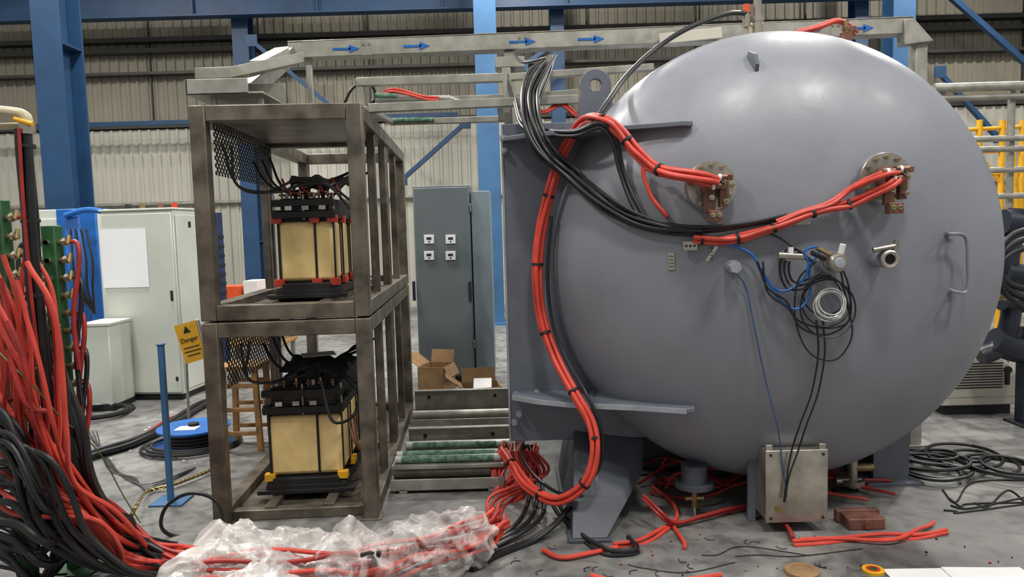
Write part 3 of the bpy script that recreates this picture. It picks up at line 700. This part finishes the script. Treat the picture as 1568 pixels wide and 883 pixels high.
g.b2('inner_panel', WHT, (P(62,400,y).x, y-.03, .3), (P(100,400,y).x, y-.012, zt-.1), .01)
g.done()
g = Grp('blue_cooling_hoses')
for k in range(5):
    g.tube('hoses', BLUEH, smooth(PP([(102+k*4,332,7.9), (104+k*5,380,7.85), (110+k*5,430,7.8), (118+k*5,480,7.85), (110+k*6,495,7.9)]), 8), .025, 8)
for k in range(4): g.tube('dark_hoses', BLK, smooth(PP([(108+k*8,350,7.75), (112+k*10,400,7.7), (118+k*8,440,7.7), (145,480,7.75)]), 8), .012, 8)
g.tube('top_hose', BLUEH, smooth(PP([(100,330,7.85), (125,322,7.85), (150,322,7.85), (165,328,7.9)]), 8), .03, 8)
g.done()
g = Grp('white_pump_unit')
y = 6.9; p = P(122,500,y); q = P(166,500,y)
g.b2('body', WHT, (p.x, y, .05), (q.x, y+.4, p.z), .01); g.b2('lid', WHT, (p.x-.01, y-.01, p.z), (q.x+.01, y+.41, p.z+.03), .006); g.b2('base', BLKM, (p.x, y, 0), (q.x, y+.4, .05)); g.cyl('tray', STAIN, (p.x-.25, y-.1, .0), (p.x-.25, y-.1, .12), .2, 24); g.done()
g = Grp('workbench')
y = 8.8; xa = P(325,430,y).x; xb = P(430,430,y).x; z = .86
g.b2('top', WOOD, (xa, y, z-.04), (xb, y+.6, z))
for x in (xa+.03, xb-.08):
    for yy in (y+.03, y+.52): g.b2('legs', GALV, (x, yy, 0), (x+.05, yy+.05, z-.04))
g.b2('crate', ORNG, (xa+.05, y+.1, z), (xa+.3, y+.4, z+.16)); g.b2('carton', PAP, (xa+.33, y+.1, z), (xa+.5, y+.4, z+.22)); g.b2('tin', REDP, (xa+.53, y+.1, z), (xa+.65, y+.3, z+.1))
g.b2('shelf', WOOD, (xa, y+.02, .3), (xb, y+.58, .33)); g.done()
g = Grp('wooden_stool')
b0 = G(372,690); M = Matrix.Translation((b0.x, b0.y, 0)); g.M = M
for x in (-.12, .12):
    for yy in (0, .25): g.beam('legs', WOOD, (x*1.15, yy, 0), (x, yy, .62), .04, .04, .003, (0, 1, 0))
for z in (.12, .3, .48): g.b2('rungs', WOOD, (-.12, -.015, z), (.12, .015, z+.03)); g.b2('rungs', WOOD, (-.12, .235, z), (.12, .265, z+.03))
g.b2('seat', WOOD, (-.16, -.04, .62), (.16, .29, .65)); g.done()

g = Grp('danger_sign')
y = 6.3; cs = [P(266,499,y), P(298,490,y), P(315,548,y+.03), P(285,557,y+.03)]
g.poly('board', YEL2, cs, .006, (0, 1, 0), 0)
g.beam('easel_legs', GALV, Vector((cs[3].x-.02, 6.36, 0)), Vector((cs[0].x+.08, 6.33, cs[0].z)), .02, .02); g.beam('easel_legs', GALV, Vector((cs[2].x+.1, 6.36, 0)), Vector((cs[1].x, 6.33, cs[1].z)), .02, .02)
g.beam('easel_legs', GALV, Vector((cs[2].x, 6.7, 0)), Vector((cs[1].x, 6.36, cs[1].z)), .02, .02)
ux = (cs[1]-cs[0]); uz = (cs[3]-cs[0])
tri = cs[0]+ux*.5+uz*.17; o = Vector((0, -.003, 0))
g.poly('triangle', BLKM, [tri-uz*.1+o, tri+ux*.17+uz*.08+o, tri-ux*.17+uz*.08+o], .002, (0, 1, 0), 0)
for i, wdt in enumerate((.36, .4, .3)):
    c0 = cs[0]+ux*.5+uz*(.62+.1*i)+o; g.beam('text_lines', BLKM, c0-ux*wdt, c0+ux*wdt, .003, .008, 0)
tc = bpy.data.curves.new('danger_text', 'FONT'); tc.body = 'Danger'; tc.size = .052; tc.extrude = .001; tc.align_x = 'CENTER'
to = bpy.data.objects.new('danger_text', tc); sc.collection.objects.link(to); tc.materials.append(BLKM)
to.location = cs[0]+ux*.5+uz*.47+Vector((0, -.006, 0)); ang = math.atan2(ux.z, ux.x); to.rotation_euler = (math.radians(90), -ang, 0)
g.extra.append(to); g.done()

g = Grp('blue_barrier_post')
b0 = G(262,768); tpz = P(252,528,b0.y)
g.beam('post', BLUEL, Vector((b0.x, b0.y, 0)), Vector((b0.x, b0.y, tpz.z)), .032, .032); g.b2('base', BLUEL, (b0.x-.1, b0.y-.08, 0), (b0.x+.1, b0.y+.1, .012)); g.b2('cap', BLUEL, (b0.x-.021, b0.y-.021, tpz.z), (b0.x+.021, b0.y+.021, tpz.z+.01)); g.done()
g = Grp('blue_cable_reel')
b0 = G(290,685); g.revolve('lower_disc', BLUEH, [(0, 0), (.30, 0), (.30, .015), (0, .015)], (b0.x, b0.y+.1, .0), (0, 0, 1), 40); g.revolve('upper_disc', BLUEH, [(0, .0), (.27, .0), (.27, .015), (0, .015)], (b0.x, b0.y+.1, .13), (0, 0, 1), 40)
for k in range(4): g.ring('wound_cable', BLK, (b0.x, b0.y+.1, .03+.025*k), (0, 0, 1), .2, .014)
g.box('label', PAP, (b0.x-.02, b0.y+.03, .147), (.16, .12, .004)); g.cyl('hub', BLKM, (b0.x, b0.y+.1, .1), (b0.x, b0.y+.1, .17), .04)
for k in range(3): g.ring('loose_coils', BLK, (b0.x+.02*k, b0.y+.05, .012+.012*k), (0, .05, 1), .36-.02*k, .012)
g.done()
g = Grp('barrier_chain')
cp = smooth([P(196,800,3.9), P(210,772,3.95), G(225,752,.03), G(262,742,.03), G(300,728,.03), G(340,712,.03)], 12)
for i in range(0, len(cp)-1, 1):
    a, b = cp[i], cp[i+1]; t_ = (b-a).normalized(); m = (a+b)/2; sd = t_.orthogonal().normalized() if i % 2 else t_.cross(t_.orthogonal()).normalized()
    lk = [m+t_*.022*math.cos(k*math.pi/5)+sd*.010*math.sin(k*math.pi/5) for k in range(11)]
    g.tube('links', BRASS, lk, .0035, 5, False)
g.done()
g = Grp('floor_hoses')
g.bundle('black_hose', BLK, [G(110,705,.03), G(150,694,.03), G(200,680,.03), G(250,655,.03), G(300,625,.03), G(330,612,.03)], 3, .022, wob=.3)
g.tube('red_hose', REDD, smooth([G(120,700,.015), G(165,685,.015), G(215,668,.015), G(260,640,.015), G(320,618,.015)], 8), .012)
for k in range(4): g.tube('thin_wire', BLK, smooth([G(130+k*6,660,.01), G(165,700+k*5,.01), G(190+k*5,730,.01), G(230,740+k*3,.01), G(300,715,.01)], 8), .004, 5)
for k in range(3): g.ring('coiled_hose', BLK, G(150,628,.02+.02*k), (.05, 0, 1), .3-.03*k, .018)
g.done()
g = Grp('black_loop_hose')
g.tube('hose', BLK, smooth([G(318,852,.05), P(332,825,3.85), P(340,790,3.85), P(325,762,3.85), P(288,755,3.85), P(255,775,3.85), P(247,805,3.85), P(268,820,3.9), P(320,818,3.95), P(345,815,4.0)], 10), .010, 10); g.done()

# =============== LEFT MANIFOLD AND CABLE MASS =================
g = Grp('cooling_water_manifold')
for (u0, u1, v0, v1, y) in ((70, 92, 345, 595, 3.5), (-6, 10, 305, 640, 3.3)):
    a = P(u0, v0, y); b = P(u1, v1, y); cx = (a.x+b.x)/2
    g.b2('bars', GRN, (cx-.033, y, 0), (cx+.033, y+.07, a.z), .006); g.b2('feet', GRN, (cx-.12, y-.08, 0), (cx+.12, y+.15, .015))
    for i in range(9):
        z = a.z-.08-i*.085
        if z < .4: break
        for s in (1, -1):
            p = Vector((cx+.033*s, y+.03, z))
            g.cyl('fittings', BRASS, p, p+Vector((.05*s, 0, 0)), .014, 10); g.cyl('fitting_nuts', STAIN, p+Vector((.02*s, 0, 0)), p+Vector((.035*s, 0, 0)), .02, 6); g.cyl('valve_handles', BRASS, p+Vector((.05*s, 0, .03)), p+Vector((.055*s, -.02, -.01)), .01, 8)
            g.cyl('front_nuts', STAIN, p+Vector((-.033*s, -.03, 0)), p+Vector((-.033*s, -.05, 0)), .013, 6)
            q = p+Vector((.05*s, 0, 0))
            if i % 2 == 0: g.tube('tails' , REDD if (i//2+(s > 0)) % 2 else BLK, smooth([q, q+Vector((.05*s, -.02, -.01)), q+Vector((.06*s, -.04, -.12)), q+Vector((.03*s, -.06, -.35)), q+Vector((.05, -.08, -.6 if z > .8 else -z+.05))], 6), .011, 8)
g.done()
g = Grp('cable_mass')
def addc(m, pts, r, n=1, seg=8):
    w = []
    for p in pts:
        p = Vector(p); p.z = max(p.z, r*1.2); w.append(p)
    g.bundle('cables', [m] , w, n, r, wob=.5, k=7, seg=seg)
random.seed(3)
for k in range(30):
    u = rr(-50, 50); v = rr(370, 560); y = rr(2.9, 3.3); e = rr(0, 1)
    u2 = u+rr(10, 40); r = rr(.008, .011)
    addc(RED if k % 3 else REDD, [P(u, v, y), P(u2+5, v+80, y), P(u2+rr(10, 35), 640+rr(-20, 20), y+.05), P(60+e*60, 720+rr(-10,20), y+.15), P(115+e*65, 790+rr(-15,20), y+.3), P(185+e*50, 835+rr(-10,14), 3.55), G(250+e*40, 850+rr(-15,15), .03+.05*e), G(300+e*40,850,.03)], r)
for k in range(34):
    e = random.random(); v = rr(620, 870); y = rr(2.9, 3.4)
    addc(BLK, [P(-40, v, y), P(5+25*e, v+rr(0,30), y-.05), P(50+30*e, max(v+20, 740)+rr(0, 50), y), P(100+40*e, 815+rr(-30,30), 3.4), P(160+50*e, 835+rr(-25,20), 3.5), G(235+45*e, 845+rr(-15,20), .04)], rr(.010,.015))
for k in range(9):
    addc(RED, [P(-30, 560+k*22, 3.2), P(20, 640+k*18, 3.1), P(60+10*k, 730+k*8, 3.1), P(120+8*k, 800+k*5, 3.2), P(200, 850+k*3, 3.45), G(290,868-k*2,.03)], .011)
for k in range(6):
    addc(BLK, [P(60+k*7, 560, 3.25), P(78+k*9, 650, 3.2), P(100+k*8, 720, 3.2), P(140+k*6, 780, 3.35), P(175+k*5, 800, 3.5), G(215, 835, .08), G(250,850,.05)], .018)
for k in range(5): addc(BLK, [P(-30+10*k, 640+k*10, 2.9), P(20+12*k, 700, 2.9), P(30+20*k, 760, 2.95), P(60+20*k, 820, 3.0), P(150+10*k, 870, 3.2), G(240,880,.04)], .014)
g.done()
g = Grp('hanging_sleeved_cable')
path = PP([(38,198,3.0), (44,300,3.0), (52,400,3.02), (62,500,3.05), (75,600,3.1), (92,690,3.2), (125,770,3.35), (170,830,3.5)])
c, fr, R = g.bundle('black_hoses', BLK, path, 3, .016, wob=.2, k=8); g.ties(c, fr, R, 9, start=2)
g.tube('red_stripe_cable', REDD, smooth([p+Vector((.0, -.036, 0)) for p in path], 8), .007, 8)
g.tube('rear_black', BLK, smooth([p+Vector((.05, .03, 0)) for p in path[3:]], 8), .016, 8)
g.done()
g = Grp('overhead_supply_pipe')
a = P(-60,165,3.0); b = P(18,172,3.0); c1 = P(42,190,3.0)
g.tube('pipe', CREAM, smooth([a, b, P(38,178,3.0), c1], 8), .022, 14); g.tube('elbow', STAIN, [P(42,186,3.0), P(42,205,3.0)], .03, 14); g.tube('lower_pipe', CREAM, [P(-60,196,3.05), P(35,192,3.05)], .014, 10); g.tube('valve', YEL2, [P(22,182,2.97), P(50,190,2.97)], .010, 10)
g.done()
g = Grp('green_earth_wire')
g.tube('wire', mat('earth_green', (80,116,40), .5), smooth(PP([(0,540,3.0), (30,570,2.95), (60,600,2.95), (95,640,3.1), (150,690,3.4), (190,760,3.7), (215,800,3.8)]), 8), .003, 6)
g.done()

# =============== RED CABLES BELOW / FLOOR =================
g = Grp('red_cable_heap')
random.seed(11)
for k in range(20):
    e = random.random(); u = 765+e*60
    g.bundle('cables', RED if k % 3 else REDD, [P(u, 680+rr(-5,5), 4.6), P(u-10+rr(-8,8), 720, 4.5), P(772-15*e+rr(-8,8), 760, 4.4), P(752+10*e+rr(-8,8), 785+12*e, 4.15), G(735+15*e, 812+8*e, .03+.09*random.random()), G(700,835,.05+.1*e)], 1, rr(.009,.012), wob=.6, k=7)
for k in range(8):
    e = random.random()
    g.bundle('cables', RED if k % 2 else REDD, [P(785+5*k, 690, 4.4), P(795+6*k, 745-3*k, 4.35), P(805-8*k, 790-4*k, 4.2), G(760, 812+e*8, .05), G(720,830,.08)], 1, .010, k=7)
for k in range(3): g.bundle('cables_black', BLK, [P(800+7*k, 680, 4.6), P(815+6*k, 730, 4.5), G(800+15*k, 790, .05), G(750+10*k, 830, .02), G(720,845,.02)], 1, .012, k=7)
g.done()
g = Grp('red_cables_under_tank')
for k in range(18):
    y0 = rr(4.3, 5.4)
    g.bundle('cables', REDD if k % 3 else RED, [(rr(.7,1.0), y0, .02), (rr(.9,1.1), y0+rr(-.3,.3), rr(.02,.12)), (rr(1.2,1.4), y0+rr(-.3,.3), .03), (rr(1.5,1.8), y0+rr(-.3,.3), rr(.02,.1)), (rr(1.9,2.3), y0+rr(-.3,.3), .03)], 1, .009, k=7)
g.bundle('cables_front', REDD, [G(985,760,.15), G(1010,785,.1), G(1035,800,.03), G(1080,790,.03), G(1150,775,.03), G(1200,800,.03), G(1215,825,.02)], 2, .009, k=8)
g.done()
def offcut(pts, n, r=.010, m=RED, cut=None, name='red_cable_offcut'):
    g = Grp(name); g.bundle('cable', m, [G(u, v, r*1.3+(r*1.2 if n > 2 else 0)+h) for u, v, h in pts], n, r, k=8, wob=.5, cut=cut); g.done()
offcut([(1215,832,0), (1270,826,0), (1340,822,0), (1400,820,0), (1450,813,0)], 2)
offcut([(1225,826,.01), (1300,823,.01), (1370,826,.01), (1410,808,.01), (1430,798,.01)], 1)
offcut([(940,836,0), (980,828,0), (1010,815,0), (1035,795,0), (1030,770,0), (1000,745,0)], 2)
offcut([(830,842,0), (860,852,0), (900,848,0), (945,835,0)], 1, .012)
offcut([(905,878,0), (960,890,0), (1020,888,0), (1105,879,0)], 1, .012)
offcut([(1030,800,0), (1045,828,0), (1048,838,0)], 1)
offcut([(850,770,.05), (870,800,.02), (905,832,0), (935,846,0), (975,842,0), (965,825,0)], 2, .012, BLK, None, 'black_cable_offcut')
offcut([(720,870,.0), (760,850,.0), (810,828,.0), (850,800,.05), (880,770,.1)], 2, .012, BLK, None, 'black_cable_offcut')

# =============== PLASTIC WRAP =================
def film_mat(name, lo, hi, col, sc_=9):
    m = bpy.data.materials.new(name); m.use_nodes = True; nt = m.node_tree; b = nt.nodes['Principled BSDF']
    b.inputs['Base Color'].default_value = (*lin(col), 1); b.inputs['Roughness'].default_value = .15; b.inputs['Specular IOR Level'].default_value = .7
    tc = nt.nodes.new('ShaderNodeTexCoord')
    n2 = nt.nodes.new('ShaderNodeTexNoise'); n2.inputs['Scale'].default_value = sc_; n2.inputs['Detail'].default_value = 10; n2.inputs['Distortion'].default_value = 2.0
    nt.links.new(tc.outputs['Object'], n2.inputs['Vector'])
    lw = nt.nodes.new('ShaderNodeLayerWeight'); lw.inputs[0].default_value = .4
    mr = nt.nodes.new('ShaderNodeMapRange'); mr.inputs[1].default_value = .38; mr.inputs[2].default_value = .62; mr.inputs[3].default_value = lo; mr.inputs[4].default_value = hi
    nt.links.new(n2.outputs['Fac'], mr.inputs[0])
    ad = nt.nodes.new('ShaderNodeMath'); ad.operation = 'MULTIPLY_ADD'; ad.use_clamp = True; ad.inputs[1].default_value = .35
    nt.links.new(lw.outputs['Facing'], ad.inputs[0]); nt.links.new(mr.outputs[0], ad.inputs[2]); nt.links.new(ad.outputs[0], b.inputs['Alpha'])
    bp = nt.nodes.new('ShaderNodeBump'); bp.inputs['Strength'].default_value = .5; bp.inputs['Distance'].default_value = .02
    nt.links.new(n2.outputs['Fac'], bp.inputs['Height']); nt.links.new(bp.outputs['Normal'], b.inputs['Normal'])
    return m
FILM = film_mat('polythene_film', .22, .72, (222,219,216), 5); FILM2 = film_mat('clear_sleeve_film', .0, .48, (226,222,220), 7)
def nz(p, s): return noise.noise(Vector(p)*s)
def ridge(p, s): return (1-min(1, abs(nz(p, s))*2.2))**1.5
g = Grp('crumpled_plastic_sheet')
c0 = G(435,862)
peaks = [(G(370,862), .17, .20), (G(450,852), .13, .18), (G(545,838), .15, .10), (G(310,884), .11, .15), (G(520,875), .14, .16), (G(420,885), .13, .22), (G(345,835), .12, .10)]
for layer in range(2):
    bm = g.bm('sheet_layer_%d' % layer, FILM); N1, N2 = 170, 110; vs = []; fs = []
    O = Vector((layer*4.3, layer*2.1, 0))
    for j in range(N2):
        for i in range(N1):
            x = c0.x-.72+1.3*i/(N1-1); y = 3.05+.75*j/(N2-1)
            h = 0
            for pk, ph, pr in peaks:
                d2 = ((x-pk.x)**2+(y-pk.y+.02)**2)/pr**2; h = max(h, ph*math.exp(-d2*.9))
            q = Vector((x, y, 0))+O
            wq = q+Vector((nz(q, 3), nz(q+Vector((7,7,7)), 3), 0))*.15
            cr = ridge(wq, 5)*.06+ridge(wq+Vector((5, 3, 1)), 10)*.03+ridge(wq, 22)*.010
            edge = min(1, h/.05)
            z = .004+h*(.85-.3*layer)+cr*edge*(.35+h*3.2)
            vs.append((x+nz(q, 7)*.07*edge, y+nz(q+Vector((9, 0, 0)), 7)*.07*edge, max(.004, z)))
    keep = set(k for k, v in enumerate(vs) if v[2] > .026+.02*nz(Vector(v), 9))
    for j in range(N2-1):
        for i in range(N1-1):
            f = (j*N1+i, j*N1+i+1, (j+1)*N1+i+1, (j+1)*N1+i)
            if sum(k in keep for k in f) >= 2: fs.append(f)
    g._new(bm, vs, fs)
    loose = [v for v in bm.verts if not v.link_faces]
    bmesh.ops.delete(bm, geom=loose, context='VERTS')
g.done(180)
g = Grp('plastic_wrapped_cables')
sp = [G(300,880,.05), G(400,872,.06), G(500,868,.09), G(560,866,.10), G(620,852,.11), G(680,838,.12), G(735,815,.12)]
c, fr, R = g.bundle('cables', [RED, RED, REDD], sp+[G(760,800,.12)], 14, .011, spread=.036, wob=1.2, k=8)
cc = smooth(sp[2:], 20); f2 = frames(cc); vs = []; fs = []; S = 72
for i, p in enumerate(cc):
    for j in range(S):
        a = 2*math.pi*j/S; t_, u, w = f2[i]; dd = u*math.cos(a)+w*math.sin(a); Q = p+dd*.2
        r0 = .108*(1+.25*math.sin(i/len(cc)*3.1))+.035*ridge(Q+t_*0, 7)+.014*ridge(Q, 17)+.02*nz(Q, 5)
        if i > len(cc)-5: r0 *= .85+.1*math.sin(a*7)
        q = p+dd*r0; q.z = max(q.z, .006); vs.append(q)
for i in range(len(cc)-1):
    for j in range(S):
        k = (j+1) % S; fs.append((i*S+j, i*S+k, (i+1)*S+k, (i+1)*S+j))
g._new(g.bm('film_sleeve', FILM2), vs, fs)
g.done(180)
g = Grp('black_clip'); a = G(570,840,.2); g.tube('clip', BLKM, smooth([a+Vector((-.04,-.06,.0)), a+Vector((.01,-.05,.0)), a+Vector((.02,-.05,-.05)), a+Vector((.04,-.05,.01))], 6), .011, 8); g.done()

# =============== FLOOR BITS =================
g = Grp('rusty_steel_block'); a = G(1300,812); g.b2('block', RUST, (a.x, a.y, 0), (a.x+.19, a.y+.12, .06), .006); g.b2('flange', RUST, (a.x-.02, a.y+.1, 0), (a.x+.21, a.y+.14, .07), .006); g.cyl('hole_boss', RUST, (a.x+.095, a.y, .03), (a.x+.095, a.y-.01, .03), .02); g.done()
g = Grp('white_paper_sheet'); a = G(1475,885,.004); g.box('sheet', PAP, a, (.62, .2, .006), Matrix.Rotation(-.03, 3, 'Z')); g.box('fold', PAP, a+Vector((.1, 0, .006)), (.3, .18, .004), Matrix.Rotation(-.08, 3, 'Z')); g.done()
g = Grp('tape_roll'); a = G(1228,878); g.revolve('roll', CARD, [(.05, 0), (.075, 0), (.075, .02), (.05, .02), (.05, 0)], (a.x, a.y, 0), (0, 0, 1), 32); g.revolve('core', CARD, [(0, .01), (.05, .01), (.05, .018), (0, .018)], (a.x, a.y, 0), (0, 0, 1), 32); g.done()
g = Grp('yellow_tape_roll'); a = G(1337,874); g.revolve('roll', YEL2, [(.03, 0), (.048, 0), (.048, .012), (.03, .012), (.03, 0)], (a.x, a.y, 0), (0, 0, 1), 32); g.revolve('core', REDP, [(.018, .0), (.03, .0), (.03, .014), (.018, .014), (.018, 0)], (a.x, a.y, 0), (0, 0, 1), 24); g.revolve('centre', GRN, [(0, .0), (.018, .0), (.018, .012), (0, .012)], (a.x, a.y, 0), (0, 0, 1), 24); g.done()
g = Grp('floor_debris')
random.seed(5)
for k in range(60):
    p = G(rr(780, 1560), rr(815, 885), .004)
    m = [BLKM, DSHEET, REDD, DSHEET, BLKM, CARD][k % 6]; s = rr(.004, .014)
    R = Matrix.Rotation(rr(0, 3), 3, 'Z')
    if k % 3: g.box('bits_'+m.name, m, p, (s, s*.6, .006), R, .001)
    else:
        d = R @ Vector((1, 0, 0)); e = R @ Vector((0, 1, 0)); g.tube('snips_'+m.name, m, smooth([p, p+d*.02+e*.01, p+d*.04, p+d*.05-e*.02], 4), .002, 5)
for k in range(30):
    p = G(rr(140, 340), rr(610, 760), .004); s = rr(.01, .03); g.box('bits_'+PAP.name, PAP, p, (s, s*.6, .008), Matrix.Rotation(rr(0, 3), 3, 'Z'), .001)
g.done()
g = Grp('black_floor_wires')
for k in range(3):
    u0 = rr(950, 1150); v0 = rr(848, 870)
    g.tube('wires', BLKM, smooth([G(u0, v0, .004), G(u0+rr(20,60), v0+rr(-10,15), .004), G(u0+rr(60,120), v0+rr(-15,15), .004), G(u0+rr(120,200), v0+rr(-25,10), .004)], 8), .0022, 5)
for k in range(5):
    u0 = rr(1440, 1500); v0 = rr(740, 800)
    g.tube('wires', BLKM, smooth([G(u0, v0, .005), G(u0+20, v0+rr(0,20), .005), G(u0+rr(20,60), v0+rr(-20,20), .005), G(1580, v0+rr(-20,20), .005)], 8), .005, 5)
g.done()

# =============== RIGHT BACKGROUND =================
g = Grp('yellow_scaffold')
y = 9.0
for u in (1500, 1535, 1566): p = P(u, 190, y); g.cyl('uprights', YEL2, (p.x, y, 0), (p.x, y, p.z+.05), .035, 12)
for v in (195, 230, 265, 300, 322): g.cyl('rails', YEL2, P(1470, v+4, y), P(1620, v-4, y), .025, 10)
g.beam('ladder_side', YEL2, P(1545,185,y-.3), P(1560,330,y-.3), .06, .04)
g.b2('deck', YEL2, (P(1470,330,y).x, y, P(1470,325,y).z), (P(1640,330,y).x, y+.8, P(1470,318,y).z))
g.beam('diagonal', YEL2, P(1475,200,y), P(1560,320,y), .04, .03)
g.done()
g = Grp('handrail_pipework')
y = 7.4
for v in (132, 148, 212, 228, 260, 300): g.cyl('pipes', GALV, P(1430, v+3, y), P(1640, v-3, y), .03 if v != 132 else .045, 12)
for u in (1448, 1556): p = P(u, 125, y); g.cyl('posts', GALV, (p.x, y+.06, 0), (p.x, y+.06, p.z), .035, 12)
g.done()
g = Grp('dark_pipe_assembly')
y = 5.6
g.tube('riser', DKPIPE, smooth([P(1560,320,y), P(1545,400,y), P(1548,480,y), P(1530,530,y), P(1500,545,y)], 10), .07, 16)
g.tube('outlet', DKPIPE, smooth([P(1620,530,y), P(1560,535,y), P(1520,520,y)], 8), .10, 18)
for v in (340, 420, 455): g.cyl('flanges', DKPIPE, P(1535,v,y), P(1566,v+4,y), .1, 20)
for k in range(3): g.tube('hose', BLK, smooth([P(1600,345+12*k,y-.3), P(1550,360+14*k,y-.3), P(1532,390+10*k,y-.3), P(1540,430+10*k,y-.3), P(1600,450+20*k,y-.3)], 8), .022, 10)
g.b2('support', DKPIPE, (P(1558,700,y).x, y-.05, 0), (P(1566,700,y).x+.08, y+.05, P(1550,500,y).z)); g.b2('foot', DKPIPE, (P(1550,700,y).x, y-.12, 0), (P(1590,700,y).x, y+.12, .02))
for k in range(4): p = P(1530+k*8, 455, y-.12); g.cyl('gauges', BRASS, p, p+Vector((0, -.03, 0)), .02, 14)
g.done()
g = Grp('beige_machine_cabinet')
y = 5.9; xa = P(1442,640,y).x; xb = P(1556,640,y).x; z0 = .03; z1 = P(1500,548,y).z
g.poly('body', BEIGE, [(xa+.0, y, z0+.05), (xb, y, z0+.05), (xb, y, z1-.12), (xb-.12, y, z1), (xa+.18, y, z1), (xa, y, z1-.28)], .6, (0, 1, 0), .01)
g.b2('plinth', BLKM, (xa+.03, y+.03, 0), (xb-.03, y+.57, .08))
for i in range(10): g.b2('vent_slots', BLKM, (xa+.10, y-.004, .22+i*.022), (xb-.12, y+.002, .23+i*.022), 0)
g.b2('door_line', STAIN, (xa+.02, y-.003, z1-.32), (xb-.02, y+.001, z1-.315), 0); g.b2('handle', BLKM, (xb-.1, y-.02, z1-.22), (xb-.07, y, z1-.12))
g.cyl('lens', BLKM, (xb-.08, y-.0, z1-.1), (xb-.08, y-.015, z1-.1), .03)
g.done()
g = Grp('black_cable_pile')
random.seed(21)
for k in range(11):
    cx = G(1470+rr(-50,90), 722+rr(-12,12), .03)
    g.ring('coils', BLK, cx+Vector((0, .1, rr(0,.04))), (rr(-.1,.1), rr(-.1,.1), 1), rr(.10,.24), .011, 30, 6)
g.done()

# =============== LIGHTS =================
w = bpy.data.worlds.new('world'); sc.world = w; w.use_nodes = True
w.node_tree.nodes['Background'].inputs[0].default_value = (1.0, .985, .955, 1); w.node_tree.nodes['Background'].inputs[1].default_value = .40
def lamp(x, y, z, e, s=.8):
    l = bpy.data.lights.new('high_bay_light', 'AREA'); l.shape = 'DISK'; l.size = s; l.energy = e; l.color = (1, .965, .90)
    o = bpy.data.objects.new('high_bay_light', l); sc.collection.objects.link(o); o.location = (x, y, z)
    g = Grp('high_bay_lamp'); g.revolve('reflector', GALV, [(.42, .02), (.44, .02), (.12, .3), (.08, .3)], (x, y, z), (0, 0, 1), 24); g.cyl('gear_housing', BLKM, (x, y, z+.3), (x, y, z+.5), .09); g.cyl('suspension', STAIN, (x, y, z+.5), (x, y, z+1.5), .008, 6); g.done()
for x, y, e in ((-4.5, 1, 280), (1.0, .8, 250), (4.0, .8, 250), (7.5, 2, 180), (-3.5, 6.5, 500), (4, 7.5, 300), (-8, 9, 560), (0, 11.5, 480), (8, 11.5, 480)):
    lamp(x, y, 7.6, e)
